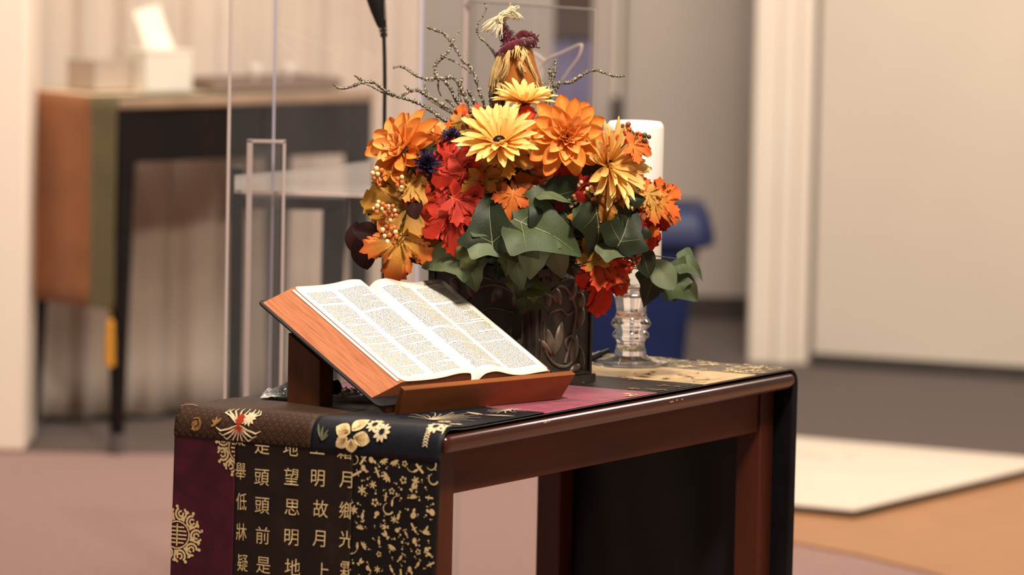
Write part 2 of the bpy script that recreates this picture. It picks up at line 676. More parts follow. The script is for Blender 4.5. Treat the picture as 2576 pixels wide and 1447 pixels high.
# ---- embroidery shapes: lists of convex polygons in metres (x right, y up as seen on the drop)
def ell(cx, cy, rx, ry, rot=0.0, n=10):
    c, s = math.cos(rot), math.sin(rot)
    return [(cx + rx * math.cos(t) * c - ry * math.sin(t) * s, cy + rx * math.cos(t) * s + ry * math.sin(t) * c)
            for t in [2 * math.pi * k / n for k in range(n)]]


def leafp(cx, cy, ln, w, rot, n=6):
    """pointed leaf starting at (cx,cy)"""
    up = [(ln * k / n, w * math.sin(math.pi * k / n) ** 0.8) for k in range(n + 1)]
    pts = up + [(x, -y) for x, y in up[-2:0:-1]]
    c, s = math.cos(rot), math.sin(rot)
    return [(cx + x * c - y * s, cy + x * s + y * c) for x, y in pts]


def stroke(pts, w, w1=None):
    out = []
    n = len(pts)
    w1 = w if w1 is None else w1
    for i in range(n - 1):
        (x0, y0), (x1, y1) = pts[i], pts[i + 1]
        d = math.hypot(x1 - x0, y1 - y0) or 1e-9
        nx, ny = -(y1 - y0) / d, (x1 - x0) / d
        a = (w + (w1 - w) * i / (n - 1)) / 2
        b = (w + (w1 - w) * (i + 1) / (n - 1)) / 2
        ex, ey = (x1 - x0) / d * a * 0.4, (y1 - y0) / d * a * 0.4
        out.append([(x0 + nx * a - ex, y0 + ny * a - ey), (x0 - nx * a - ex, y0 - ny * a - ey),
                    (x1 - nx * b + ex, y1 - ny * b + ey), (x1 + nx * b + ex, y1 + ny * b + ey)])
    return out


def arcpts(cx, cy, r, a0, a1, n=8, ry=None):
    ry = ry or r
    return [(cx + r * math.cos(a0 + (a1 - a0) * k / n), cy + ry * math.sin(a0 + (a1 - a0) * k / n)) for k in range(n + 1)]


def clip(poly, ax, lim, keep_less):
    out = []
    for i in range(len(poly)):
        p, q = poly[i - 1], poly[i]
        ip = (p[ax] <= lim) == keep_less
        iq = (q[ax] <= lim) == keep_less
        if ip != iq:
            t = (lim - p[ax]) / (q[ax] - p[ax])
            out.append((p[0] + (q[0] - p[0]) * t, p[1] + (q[1] - p[1]) * t))
        if iq:
            out.append(q)
    return out


def place(polys, u, v, rot=0.0, sc=1.0):
    c, s = math.cos(rot) * sc, math.sin(rot) * sc
    return [[(u - (x * c - y * s), v + (x * s + y * c)) for x, y in p] for p in polys]


def decal(name, polys, parent, m, off=0.0016, box=None):
    mb = MB()
    for p in polys:
        if box:
            for ax, lo, hi in ((0, box[0], box[1]), (1, box[2], box[3])):
                p = clip(p, ax, hi, True)
                if len(p) > 2:
                    p = clip(p, ax, lo, False)
                if len(p) < 3:
                    break
        if len(p) < 3:
            continue
        mb.add([S(u, v, off) for u, v in p], [tuple(range(len(p)))])
    return mb.build(name, m, parent, smooth=False)


# ---- gold characters, four full lines and the cut line under the seam
def glyph_polys(ch):
    cu = bpy.data.curves.new('g', 'FONT')
    cu.body = ch
    cu.size = 1.0
    cu.resolution_u = 2
    cu.align_x, cu.align_y = 'CENTER', 'CENTER'
    ob = bpy.data.objects.new('g', cu)
    COL.objects.link(ob)
    dg = bpy.context.evaluated_depsgraph_get()
    me = ob.evaluated_get(dg).to_mesh()
    bm = bmesh.new()
    bm.from_mesh(me)
    bmesh.ops.triangulate(bm, faces=bm.faces)
    ps = [[(v.co.x, v.co.y) for v in f.verts] for f in bm.faces]
    bm.free()
    ob.evaluated_get(dg).to_mesh_clear()
    bpy.data.objects.remove(ob)
    bpy.data.curves.remove(cu)
    xs = [x for p in ps for x, _ in p]
    ys = [y for p in ps for _, y in p]
    cx, cy = (min(xs) + max(xs)) / 2, (min(ys) + max(ys)) / 2
    return [[(x - cx, y - cy) for x, y in p] for p in ps]


LINES = [('疑是地上霜', ((606, 1100), (661, 1122), (733, 1126), (800, 1122), (868, 1134))),
         ('舉頭望明月', ((607, 1185), (660, 1201), (735, 1199), (801, 1203), (872, 1207))),
         ('低頭思故鄉', ((609, 1262), (661, 1272), (737, 1276), (808, 1280), (874, 1284))),
         ('牀前明月光', ((609, 1338), (662, 1347), (735, 1352), (804, 1355), (874, 1357))),
         ('疑是地上霜', ((612, 1416), (664, 1422), (738, 1427), (812, 1436), (876, 1434)))]
for s_, pos in LINES:
    for k, (ch, (x, y)) in enumerate(zip(s_, pos)):
        u, v = puv(x, y)
        gp = glyph_polys(ch)
        if k == 0:
            gp = [[(a * 0.72, b) for a, b in p] for p in gp]
        decal('gold_character', place(gp, u, v, 0, 0.0285), pc_, gold, 0.0018, box=(UC, UM, VB, VS - 0.002))

# ---- scattered gold motifs
def fan_leaf(n, r, w, a0, a1):
    return [leafp(0, 0, r, w, a0 + (a1 - a0) * k / (n - 1)) for k in range(n)]


def motif(kind):
    if kind == 0:
        return fan_leaf(5, 0.010, 0.0017, R(-160), R(-20))
    if kind == 1:
        return [leafp(0, 0, 0.012, 0.0024, R(40)), ell(0.0105, 0.0095, 0.001, 0.0026, R(40)), leafp(0, 0, -0.003, 0.002, R(0))]
    if kind == 2:
        return [ell(0.0042 * math.cos(t), 0.0042 * math.sin(t), 0.0021, 0.0021, 0, 7) for t in [2 * math.pi * k / 5 for k in range(5)]]
    if kind == 3:
        return stroke(arcpts(0, 0, 0.008, R(100), R(-120), 7), 0.0028, 0.0008)
    if kind == 4:
        return fan_leaf(6, 0.008, 0.0014, R(0), R(300))
    if kind == 5:
        return [ell(0, 0, 0.0042, 0.0052, 0.3, 10), ell(0.0062, -0.0035, 0.0022, 0.0032, 0.6, 8)]
    if kind == 6:
        return stroke([(-0.006, -0.004), (0.007, 0.005)], 0.0035) + stroke([(-0.003, 0.004), (0.002, -0.005)], 0.0014)
    if kind == 7:
        return [leafp(0, 0, 0.011, 0.0022, R(70)), leafp(0, 0, 0.011, 0.0022, R(110)), leafp(0, 0, 0.005, 0.0016, R(-60)), leafp(0, 0, 0.005, 0.0016, R(-120))]
    if kind == 8:
        return stroke(arcpts(0.0, 0, 0.011, R(170), R(95), 6), 0.0012) + [ell(-0.0105, -0.004, 0.0022, 0.006, 0.15, 8)]
    return [ell(0, 0, 0.0022, 0.0022, 0, 7), ell(0.005, 0.002, 0.0012, 0.0012, 0, 6)]


rs = random.Random(3)
pts, mo, mo2 = [], [], []
tries = 0
while tries < 9000 and len(pts) < 190:
    tries += 1
    u, v = rs.uniform(0.002, UC - 0.001), rs.uniform(-0.30, VS - 0.006)
    if all((u - a) ** 2 + (v - b) ** 2 > 0.0128 ** 2 for a, b in pts):
        pts.append((u, v))
        mo.extend(place(motif(rs.randrange(10)), u, v, rs.uniform(0, 6.28), rs.uniform(0.75, 1.1)))
    elif all((u - a) ** 2 + (v - b) ** 2 > 0.0085 ** 2 for a, b in pts):
        pts.append((u, v))
        mo.extend(place(motif(9), u, v, rs.uniform(0, 6.28), rs.uniform(0.5, 0.9)))
bx = (0.0005, UC, VB, VS - 0.005)
decal('gold_motifs', mo, pg_, gold, 0.0018, box=bx)


# ---- round medallions on the maroon silk
def medallion(r):
    ps = []
    for k in range(9):
        t = 2 * math.pi * k / 9
        cx, cy = 0.72 * r * math.cos(t), 0.72 * r * math.sin(t)
        ps += stroke(arcpts(cx, cy, 0.2 * r, t + R(40), t + R(330), 9), 0.07 * r)
        ps += stroke(arcpts(cx, cy, 0.09 * r, t, t + R(300), 7), 0.06 * r)
        ps.append(leafp(0.5 * r * math.cos(t + .35), 0.5 * r * math.sin(t + .35), 0.26 * r, 0.07 * r, t + 1.2))
        ps.append(leafp(0.86 * r * math.cos(t + .33), 0.86 * r * math.sin(t + .33), 0.2 * r, 0.06 * r, t + 2.2))
        ps += [ell(0.95 * r * math.cos(t + .2), 0.95 * r * math.sin(t + .2), 0.06 * r, 0.06 * r, 0, 7)]
    for k in range(26):
        t = 2 * math.pi * k / 26
        ps += stroke(arcpts(0, 0, 0.45 * r, t, t + 0.2, 2), 0.045 * r)
    for y in (-0.26, -0.13, 0, 0.13, 0.26):
        hw = math.sqrt(max(0, 0.36 ** 2 - y * y)) * r
        ps += stroke([(-hw, y * r), (-0.05 * r, y * r)], 0.05 * r)
        ps += stroke([(0.05 * r, y * r), (hw, y * r)], 0.05 * r)
    ps += stroke([(0, -0.36 * r), (0, 0.36 * r)], 0.05 * r)
    return ps


bxm = (UM, UW - 0.001, VB, VS - 0.002)
u, v = puv(447, 1345)
decal('gold_medallion', place(medallion(0.046), u, v), pm_, gold, 0.0018, box=bxm)
u, v = puv(606, 1128)
decal('gold_medallion', place(medallion(0.046), u, v), pm_, gold, 0.0018, box=bxm)


# ---- chrysanthemum, rose and key fret on the brown brocade
def rose(r):
    ps = []
    for k in range(4):
        ps += stroke(arcpts(0, 0, r * (0.25 + 0.2 * k), k * 1.3, k * 1.3 + 4.6, 9), r * 0.13)
    ps.append(ell(0, 0, r * 0.16, r * 0.16))
    return ps


u, v = puv(604, 1072)
chr_g, chr_r = [], []
for k in range(9):
    a = R(200 + 140 * k / 8)
    sx = math.cos(a)
    pts_ = [(0, 0), (0.018 * sx, 0.016 * math.sin(a)), (0.034 * sx, 0.026 * math.sin(a)), (0.043 * sx, 0.027 * math.sin(a) + 0.004)]
    chr_g += stroke(pts_, 0.0032, 0.0012)
for k in range(8):
    a = R(20 + 140 * k / 7)
    sx = math.cos(a)
    pts_ = [(0.006 * sx, 0.004), (0.022 * sx, 0.012 + 0.004 * math.sin(a)), (0.034 * sx, 0.014 + 0.010 * math.sin(a)), (0.030 * sx, 0.022 + 0.008 * math.sin(a))]
    chr_g += stroke(pts_, 0.0036, 0.0012)
    chr_r += stroke([(0, 0.002), (0.007 * sx, 0.014 * math.sin(a) + 0.002)], 0.004, 0.003)
for k in range(7):
    a = R(205 + 130 * k / 6)
    chr_r += stroke([(0, 0), (0.016 * math.cos(a), 0.016 * math.sin(a))], 0.0022, 0.0008)
chr_g += [leafp(0.016, 0.011, 0.012, 0.0022, R(40 * k)) for k in range(9)]
bxb = (UN + 0.002, UW, VS + 0.001, 0.15)
decal('chrysanthemum', place(chr_g, u, v), pb_, ivoryt, 0.0042, box=bxb)
decal('chrysanthemum_heart', place(chr_r, u, v), pb_, redt, 0.0050, box=bxb)
u, v = puv(496, 1068)
small = place(rose(0.0105), u, v)
u, v = puv(548, 1068)
small += place(fan_leaf(4, 0.011, 0.002, R(60), R(200)), u, v)
u, v = puv(470, 1046)
small += place(stroke(arcpts(0, 0, 0.02, R(60), R(140), 6), 0.0015), u, v)
decal('small_rose', small, pb_, goldd, 0.004, box=bxb)
fret = []
st = 0.0064
for i in range(-2, 40):
    for j in range(-8, 15):
        cu_, cv_ = UN + i * st, -0.02 + j * st
        if (i + j) % 2:
            continue
        for a, b in (((-.5, 0), (0, .5)), ((0, .5), (.7, -.2)), ((-.2, -.1), (.25, .3)), ((-.5, 0), (.1, -.6))):
            fret.append([(cu_ + x * st, cv_ + y * st) for x, y in stroke([a, b], 0.13)[0]])
decal('key_fret', fret, pb_, mat('brown_thread', (96, 66, 42), 0.5, 0.4), 0.0024, box=bxb)


# ---- hibiscus, daisies, leaves and firework bloom on the navy silk
def daisy2d(n, r, w):
    return [leafp(r * 0.28 * math.cos(t), r * 0.28 * math.sin(t), r * 0.75, w, t, 5) for t in [2 * math.pi * k / n for k in range(n)]]


bxn = (0.0005, UN - 0.001, VS - 0.003, VR[0])
hib, hib2, dz, gr_ = [], [], [], []
for (x, y, rot, ln, w) in ((884, 1092, 165, 36, 17), (888, 1088, 62, 40, 19), (892, 1100, -8, 38, 16), (886, 1104, -80, 26, 17), (878, 1102, 215, 30, 15)):
    u, v = puv(x, y)
    hib.append(place([leafp(0, 0, ln / 1700 * 1.35, w / 1700 * 1.1, R(rot), 8)], u, v)[0])
    for k in range(-3, 4):
        hib2 += place(stroke([(0.003 * math.cos(R(rot)), 0.003 * math.sin(R(rot))), (ln / 1750 * math.cos(R(rot + k * 9)), ln / 1750 * math.sin(R(rot + k * 9)))], 0.0009, 0.0004), u, v)
for x, y, r in ((945, 1073, 0.0135), (963, 1090, 0.0145), (1098, 1078, 0.014), (1130, 1083, 0.013), (1118, 1068, 0.011), (1146, 1074, 0.011)):
    u, v = puv(x, y)
    decal('ivory_daisy', place(daisy2d(10, r, r * 0.19), u, v), pn_, ivoryt, 0.0042, box=bxn)
u, v = puv(1082, 1062)
for k in range(15):
    a = R(5 + 165 * k / 14)
    ln = 0.055 if k % 2 else 0.042
    dz += place(stroke([(0, 0), (ln * .5 * math.cos(a), ln * 1.2 * math.sin(a)), (ln * math.cos(a), ln * 2.0 * math.sin(a)), (ln * 1.15 * math.cos(a), ln * 1.9 * math.sin(a))], 0.0015, 0.0009), u, v)
decal('firework_bloom', dz, pn_, ivoryt, 0.0040, box=bxn)
dz = []
u, v = puv(1075, 1106)
for k in range(6):
    dz += place(stroke(arcpts(0, -0.004 * k + 0.008, 0.004, R(20), R(160), 4), 0.0018), u, v)
decal('ivory_bud', dz, pn_, ivoryt, 0.0040, box=bxn)
dz = []
u, v = puv(1290, 1036)
for k in range(16):
    a = R(360 * k / 16)
    dz += place(stroke([(0, 0), (0.012 * math.cos(a), 0.035 * math.sin(a)), (0.03 * math.cos(a + .2), 0.06 * math.sin(a + .2))], 0.0022, 0.001), u, v)
decal('firework_bloom', dz, pn_, ivoryt, 0.0040, box=bxn)
dz = []
u, v = puv(1215, 1050)
dz += place([leafp(0, 0, 0.05, 0.004, R(20)), leafp(0, 0, 0.04, 0.005, R(160))], u, v)
u, v = puv(812, 1108)
for a, ln in ((118, 0.026), (95, 0.02), (60, 0.018), (40, 0.014)):
    gr_ += place([leafp(0, 0, ln, 0.002, R(a))], u, v)
decal('hibiscus', hib, pn_, gold, 0.0040, box=bxn)
decal('hibiscus_veins', hib2, pn_, goldd, 0.0046, box=bxn)
decal('ivory_leaves', dz, pn_, ivoryt, 0.0040, box=bxn)
decal('leaf_spray', gr_, pn_, greent, 0.0040, box=bxn)

# ---- embroidery along the far part of the runner's top
rs = random.Random(9)
for par, va, vb, m, cnt, sc in ((pr_, VR[0], VR[1], cream, 26, 2.2), (pd_, VR[1], VR[2], goldd, 26, 1.6), (pk_, VR[2], VR[3], goldd, 30, 1.5), (po_, VR[3], VT + QA, gold, 90, 1.6)):
    ps = []
    for k in range(cnt):
        u, v = rs.uniform(0, UW), rs.uniform(va, vb)
        kind = rs.choice([2, 3, 4, 0, 7])
        ps += place(motif(kind), u, v, rs.uniform(0, 6.28), sc * rs.uniform(.7, 1.2))
    decal('brocade_flowers', ps, par, m, 0.0018, box=(0.001, UW - 0.001, va, vb))
# ================================================================== BOOK STAND AND OPEN BOOK
B0 = onz(1000, 1045, ZC + 0.001)
B1 = onz(1410, 1005, ZC + 0.001)
BB = (B1 - B0).normalized()
QQ = Vector((BB.y, -BB.x, 0))
TILT = R(27)
GG = -QQ * math.cos(TILT) + ZV * math.sin(TILT)
NN = QQ * math.sin(TILT) + ZV * math.cos(TILT)
LEDGE = (B1 - B0).length


def bp(s, t, n):
    return B0 + BB * s + GG * t + NN * n


wood2 = mat('walnut', (116, 62, 30), 0.5, 0.35, var=0.3, scale=26, stretch=(1, 1, 0.15))
wood2l = mat('walnut_ledge', (138, 76, 36), 0.5, 0.35, var=0.25, scale=22, stretch=(0.25, 0.25, 1.5))
st_ = thing('book_stand', 'small walnut wooden book stand with a front ledge holding the open book', 'book stand', bp(0.18, 0.1, 0) * 1.0)
AB = (BB, GG, NN)
# ledge: a board along the lower edge, square to the sloping back board
lg = MB()
lp = [bp(0, 0, 0.0), bp(0, 0, 0.046), bp(0, 0.011, 0.046), bp(0, 0.011, 0.0)]
e0, e1 = BB * -0.004, BB * (LEDGE + 0.012)
w0 = [lp[0], lp[1] + e0 * 1.5, lp[2] + e0 * 1.5, lp[3]]
vs = w0 + [lp[0] + BB * LEDGE, lp[1] + e1, lp[2] + e1, lp[3] + BB * LEDGE]
lg.add(vs, [(0, 1, 2, 3), (7, 6, 5, 4), (0, 4, 5, 1), (1, 5, 6, 2), (2, 6, 7, 3), (3, 7, 4, 0)])
lg.build('front_ledge', wood2l, st_, bevel=0.0015)
MB().box(bp(LEDGE / 2, 0.163, 0.002), (LEDGE + 0.03, 0.30, 0.012), AB).build('back_board', wood2, st_, bevel=0.002)


def board_z(P):      # underside of the back board above a plan point
    d = Vector((P.x, P.y, 0)) - Vector((B0.x, B0.y, 0))
    t = -d.dot(QQ) / math.cos(TILT)
    return B0.z + t * math.sin(TILT) - 0.0045


for s in (-0.012, 0.325):
    c0 = Vector((B0.x, B0.y, 0)) + BB * (s + 0.0 - (0.01 if s < 0 else 0))
    ring = []
    qa, qb = -0.150, -0.222
    A_, B_ = c0 + QQ * qa, c0 + QQ * qb
    ring = [A_ + ZV * ZC, A_ + ZV * board_z(A_), B_ + ZV * board_z(B_), B_ + ZV * ZC]
    MB().prism(ring, BB * 0.030).build('support_leg', wood2, st_, bevel=0.0015)
kn = onz(838, 985, ZC + 0.03)
kb = Vector((B0.x, B0.y, 0)) - QQ * 0.16 + BB * 0.0075 + ZV * (ZC + 0.028)
MB().lathe([(0.0, -0.001), (0.006, 0.0), (0.006, 0.008), (0.011, 0.010), (0.012, 0.016), (0.008, 0.021), (0.0, 0.022)], 16, kb, (QQ, ZV, BB)).build('black_knob', mat('black_plastic', (14, 13, 13), 0.3, 0.5), st_)

# ---- book: cross-section along s, extruded along t
bk = thing('open_book', 'thick open book with brown stained page edges lying on the stand', 'book', bp(0.18, 0.05, 0.009))
T0, T1 = 0.036, 0.312
GUT = 0.183


def hpage(s):
    """height of the open page surface above the board"""
    def ss(a, b, x):
        x = max(0, min(1, (x - a) / (b - a)))
        return x * x * (3 - 2 * x)
    if s <= GUT:
        h = 0.0365 + 0.0055 * math.exp(-((s - 0.150) / 0.032) ** 2) - 0.0012 * math.exp(-((s - 0.07) / 0.04) ** 2)
        return h - 0.021 * ss(0.168, GUT, s) ** 1.4
    h = 0.031 + 0.0085 * math.exp(-((s - 0.222) / 0.030) ** 2) - 0.003 * math.exp(-((s - 0.292) / 0.03) ** 2)
    return h - 0.019 * (1 - ss(GUT, 0.206, s)) ** 1.2


edge = mat('stained_page_edges', (194, 124, 82), 0.7, 0.25, scale=42, stretch=None, col2=(156, 86, 56))
# fine layered lines running along the block: noise stretched in the slope direction
_nt = edge.node_tree
_mp = [n for n in _nt.nodes if n.type == 'MAPPING'][0]
_rot = Matrix((BB, GG, NN)).to_euler()
_mp.vector_type = 'POINT'
_mp.inputs['Rotation'].default_value = _rot
_mp.inputs['Scale'].default_value = (1, 1, 1)
_mp2 = _nt.nodes.new('ShaderNodeMapping')
_mp2.inputs['Scale'].default_value = (16.0, 0.5, 16.0)
_nz = [n for n in _nt.nodes if n.type == 'TEX_NOISE'][0]
_nt.links.new(_mp.outputs['Vector'], _mp2.inputs['Vector'])
_nt.links.new(_mp2.outputs['Vector'], _nz.inputs['Vector'])
edgel = mat('page_edge_low', (150, 84, 50), 0.7, 0.25, var=0.25, scale=60)
paper = mat('white_paper', (244, 234, 220), 0.75, 0.2)
leath = mat('black_leather', (24, 22, 22), 0.5, 0.4, var=0.2, scale=140, bump=0.25)
NB = 0.0115


def block(name, sl_bot, sl_top, sr, top_to_gutter):
    """page block between the outer edge and the gutter"""
    ns = 26
    S0, S1 = (sl_top, GUT)
    top_ = [(S0 + (S1 - S0) * k / ns) for k in range(ns + 1)]
    ring = [(sl_bot, NB)]
    for k in range(1, 5):       # slanting outer edge
        f = k / 5
        ring.append((sl_bot + (sl_top - sl_bot) * (f ** 0.92), NB + (hpage(sl_top) - 0.0008 - NB) * f))
    ring += [(s, hpage(s) - 0.0008) for s in top_]
    ring.append((GUT, NB))
    nt_ = 14
    mb = MB()
    vs, fs = [], []
    for j in range(nt_ + 1):
        t = T0 + (T1 - T0) * j / nt_
        vs += [bp(s, t, n) for s, n in ring]
    m = len(ring)
    for j in range(nt_):
        for k in range(m):
            k2 = (k + 1) % m
            fs.append((j * m + k, j * m + k2, (j + 1) * m + k2, (j + 1) * m + k))
    fs += [tuple(range(m)), tuple(nt_ * m + k for k in range(m))]
    mb.add(vs, fs)
    return mb.build(name, edge, bk, angle=35)


block('page_block', -0.029, 0.024, 0.0, True)
block('page_block', 0.366, 0.353, 0.0, True)


def sheet(name, s0, s1):
    ns, nt_ = 40, 10

    def fn(a, b):
        s = s0 + (s1 - s0) * a
        t = T0 - 0.0005 + (T1 - T0 + 0.001) * b
        # rounded outer corners
        so = min(1.0, max(0.0, (abs(s - GUT) - (abs((s0 if s0 != GUT else s1) - GUT) - 0.012)) / 0.012))
        cut = 0.010 * (1 - math.sqrt(max(0, 1 - so * so)))
        t = min(max(t, T0 - 0.0005 + cut), T1 + 0.0005 - cut)
        return bp(s, t, hpage(s) + 0.0002)
    return MB().grid(fn, ns, nt_).build(name, paper, bk, solid=0.0005, angle=180)


pl_ = sheet('left_page', 0.024, GUT)
pr2 = sheet('right_page', GUT, 0.353)
for s in (0.0295, 0.0335):      # stray leaf edges standing proud of the fore edge
    MB().grid(lambda a, b, s=s: bp(s - 0.0155 + 0.004 * a, T0 + 0.004 + (T1 - T0 - 0.01) * b, hpage(0.024) - 0.0065 + 0.0022 * a + (s - 0.0295)), 1, 8).build('loose_leaf', paper, bk, solid=0.0003)
# cover: thin boards with rounded corners, lying on the stand
ring = []
CS0, CS1, CT0, CT1, CR = -0.036, 0.384, 0.0125, 0.319, 0.012
for cx, cy, a0 in ((CS1 - CR, CT1 - CR, 0), (CS0 + CR, CT1 - CR, 90), (CS0 + CR, CT0 + CR, 180), (CS1 - CR, CT0 + CR, 270)):
    for k in range(6):
        a = R(a0 + 90 * k / 5)
        ring.append(bp(cx + CR * math.cos(a), cy + CR * math.sin(a), 0.0083))
MB().prism(ring, NN * 0.0032).build('cover', leath, bk, bevel=0.0008)
MB().box(bp(0.383, 0.17, 0.0135), (0.003, 0.285, 0.004), AB).build('cover_edge', leath, bk, bevel=0.001)

# ---- print: rows of tiny word marks, a heading and the running head
ink = mat('grey_ink', (98, 78, 66), 0.8, 0.1)
rs = random.Random(21)


def column(mb, s0, s1, t0, t1, pitch, gap_rows):
    t = t1
    row = 0
    while t > t0:
        row += 1
        t -= pitch
        if row in gap_rows:
            continue
        end = s1 if rs.random() > 0.12 else s0 + (s1 - s0) * rs.uniform(0.3, 0.9)
        s = s0 + (0.003 if rs.random() < 0.12 else 0)
        while s < end - 0.001:
            nl = rs.choice((2, 3, 3, 4, 4, 5, 6, 7))
            for k in range(nl):
                w = rs.uniform(0.0007, 0.0012)
                if s + w > end:
                    break
                h = rs.choice((0.0009, 0.0009, 0.0013))
                sk = hpage(s) + 0.00075
                sk2 = hpage(s + w) + 0.00075
                mb.add([bp(s, t, sk), bp(s + w, t, sk2), bp(s + w, t + h, sk2), bp(s, t + h, sk)], [(0, 1, 2, 3)])
                s += w + 0.00022
            s += rs.uniform(0.0007, 0.0011)


tl = MB()
column(tl, 0.036, 0.091, 0.052, 0.294, 0.00325, {11, 12, 30, 47})
column(tl, 0.104, 0.160, 0.052, 0.294, 0.00325, {20, 21, 44, 60})
tl.build('printed_text', ink, pl_, smooth=False)
tr_ = MB()
column(tr_, 0.202, 0.264, 0.058, 0.294, 0.00325, {16, 38, 39, 52})
column(tr_, 0.277, 0.341, 0.058, 0.294, 0.00325, {14, 15, 33, 50})
tr_.build('printed_text', ink, pr2, smooth=False)


def page_text(body, s, t, size, align, par):
    cu = bpy.data.curves.new('h', 'FONT')
    cu.body = body
    cu.size = size
    cu.resolution_u = 2
    cu.align_x = align
    ob = bpy.data.objects.new('h', cu)
    COL.objects.link(ob)
    me = ob.evaluated_get(bpy.context.evaluated_depsgraph_get()).to_mesh()
    mb = MB()
    mb.add([bp(s + v.co.x, t + v.co.y, hpage(s + v.co.x) + 0.0008) for v in me.vertices], [tuple(p.vertices) for p in me.polygons])
    ob.evaluated_get(bpy.context.evaluated_depsgraph_get()).to_mesh_clear()
    bpy.data.objects.remove(ob)
    bpy.data.curves.remove(cu)
    mb.build('running_head', mat('dark_ink', (64, 50, 42), 0.8, 0.1), par, smooth=False)


page_text('JEREMIAH, 29', 0.340, 0.300, 0.0060, 'RIGHT', pr2)

# ---- crumpled clear wrapping behind the stand
wrapm = clear_sheet('clear_wrap', (0.95, 0.94, 0.92), 0.6, 1.6)
rs = random.Random(5)
from mathutils import noise as mnoise
wa, wb = puv(650, 1000), puv(985, 1020)
PW0 = onz(655, 1008, ZC)
PW1 = onz(975, 1016, ZC)
dW = PW1 - PW0
dN = Vector((-dW.y, dW.x, 0)).normalized()


def wrapf(a, b):
    P = PW0 + dW * a + dN * (0.10 * b - 0.004)
    h = 0.5 + 0.5 * mnoise.noise(Vector((a * 7, b * 3, 1.3)))
    h2 = abs(mnoise.noise(Vector((a * 17, b * 7, 4.1))))
    envl = math.sin(math.pi * min(1, max(0, b * 0.97 + 0.02))) ** 0.5 * (0.35 + 0.65 * math.sin(math.pi * min(1, max(0, a))) ** 0.4)
    return P + ZV * (ZC - PW0.z + 0.003 + envl * (0.022 * h + 0.014 * h2))


tag(MB().grid(wrapf, 70, 26).build('plastic_wrap', wrapm, solid=0.0004, angle=25),
    'crumpled clear plastic wrapping lying behind the wooden book stand', 'plastic wrap')
# ================================================================== VASE
VC = onz(1345, 966, ZC)
VC.y += 0.045
VC = Vector((onz(1345, 966, ZC).x + 0.0008, 8.213, ZC + 0.001))
va = R(52)
VL = Vector((math.cos(va), math.sin(va), 0))
VE = Vector((-math.sin(va), math.cos(va), 0))
VSL, VSE, VH = 0.150, 0.225, 0.190
pewter = mat('dark_bronze_resin', (66, 58, 48), 0.42, 0.5, var=0.3, scale=40, bump=0.3, metal=0.2)
pewterl = mat('relief_highlight_bronze', (112, 98, 82), 0.4, 0.5, var=0.3, scale=50, metal=0.25)  # highlights on the relief are put into this lighter bronze
vs_ = thing('square_vase', 'dark bronze square vase with embossed lilies holding the autumn flowers', 'vase', VC + VL * VSL / 2 + VE * VSE / 2)


def vp(a, b, h):
    return VC + VL * a + VE * b + ZV * h


def vbox(mb, a0, a1, b0, b1, h0, h1):
    return mb.box(vp((a0 + a1) / 2, (b0 + b1) / 2, (h0 + h1) / 2), (a1 - a0, b1 - b0, h1 - h0), (VL, VE, ZV))


tk = 0.006
body = MB()
o_ = [(0, 0), (VSL, 0), (VSL, VSE), (0, VSE)]
i_ = [(tk, tk), (VSL - tk, tk), (VSL - tk, VSE - tk), (tk, VSE - tk)]
vs = [vp(a, b, 0) for a, b in o_] + [vp(a, b, VH) for a, b in o_] + [vp(a, b, VH) for a, b in i_] + [vp(a, b, tk) for a, b in i_]
fs = [(3, 2, 1, 0), (12, 13, 14, 15)]
for k in range(4):
    k2 = (k + 1) % 4
    fs += [(k, k2, 4 + k2, 4 + k), (4 + k, 4 + k2, 8 + k2, 8 + k), (8 + k, 8 + k2, 12 + k2, 12 + k)]
body.add(vs, fs).build('body', pewter, vs_, bevel=0.002)
for nm_, h0, h1, ex in (('base_moulding', 0.0, 0.012, 0.004), ('moulded_rim', VH - 0.012, VH, 0.004)):
    mb = MB()
    vbox(mb, -ex, VSL + ex, -ex, 0.001, h0, h1)
    vbox(mb, -ex, 0.001, -ex, VSE + ex, h0, h1)
    vbox(mb, VSL - 0.001, VSL + ex, -ex, VSE + ex, h0, h1)
    mb.build(nm_, pewter, vs_, bevel=0.0015)
foam = MB()
vbox(foam, tk + .001, VSL - tk - .001, tk + .001, VSE - tk - .001, tk, VH - 0.012)
foam.build('filling', mat('dark_foam', (38, 40, 30), 0.95, 0.1, var=0.3, scale=60), vs_, smooth=False)


def relief_leaf(mb, face, x, h, ln, w, rot, lift=0.006):
    """raised pointed leaf on a face; face 0 = along VL, 1 = along VE"""
    def fn(a, b):
        s = a
        wd = w * math.sin(math.pi * min(1, s * 0.97 + 0.02)) ** 0.7
        q = (b - 0.5) * 2
        X = x + ln * s * math.cos(rot) - q * wd * math.sin(rot)
        H = h + ln * s * math.sin(rot) + q * wd * math.cos(rot)
        up = lift * (1 - q * q) ** 0.6 * math.sin(math.pi * min(1, s + 0.03)) ** 0.5
        return vp(X, -up + 0.0005, H) if face == 0 else vp(-up + 0.0005, X, H)
    mb.grid(fn, 12, 8)


def relief_tube(mb, face, pts, r):
    P = [vp(x, -0.001, h) if face == 0 else vp(-0.001, x, h) for x, h in pts]
    P = smoothpts(P, 4)
    mb.tube(P, [r * (0.7 + 0.3 * math.sin(3.14 * i / (len(P) - 1))) for i in range(len(P))], 6)


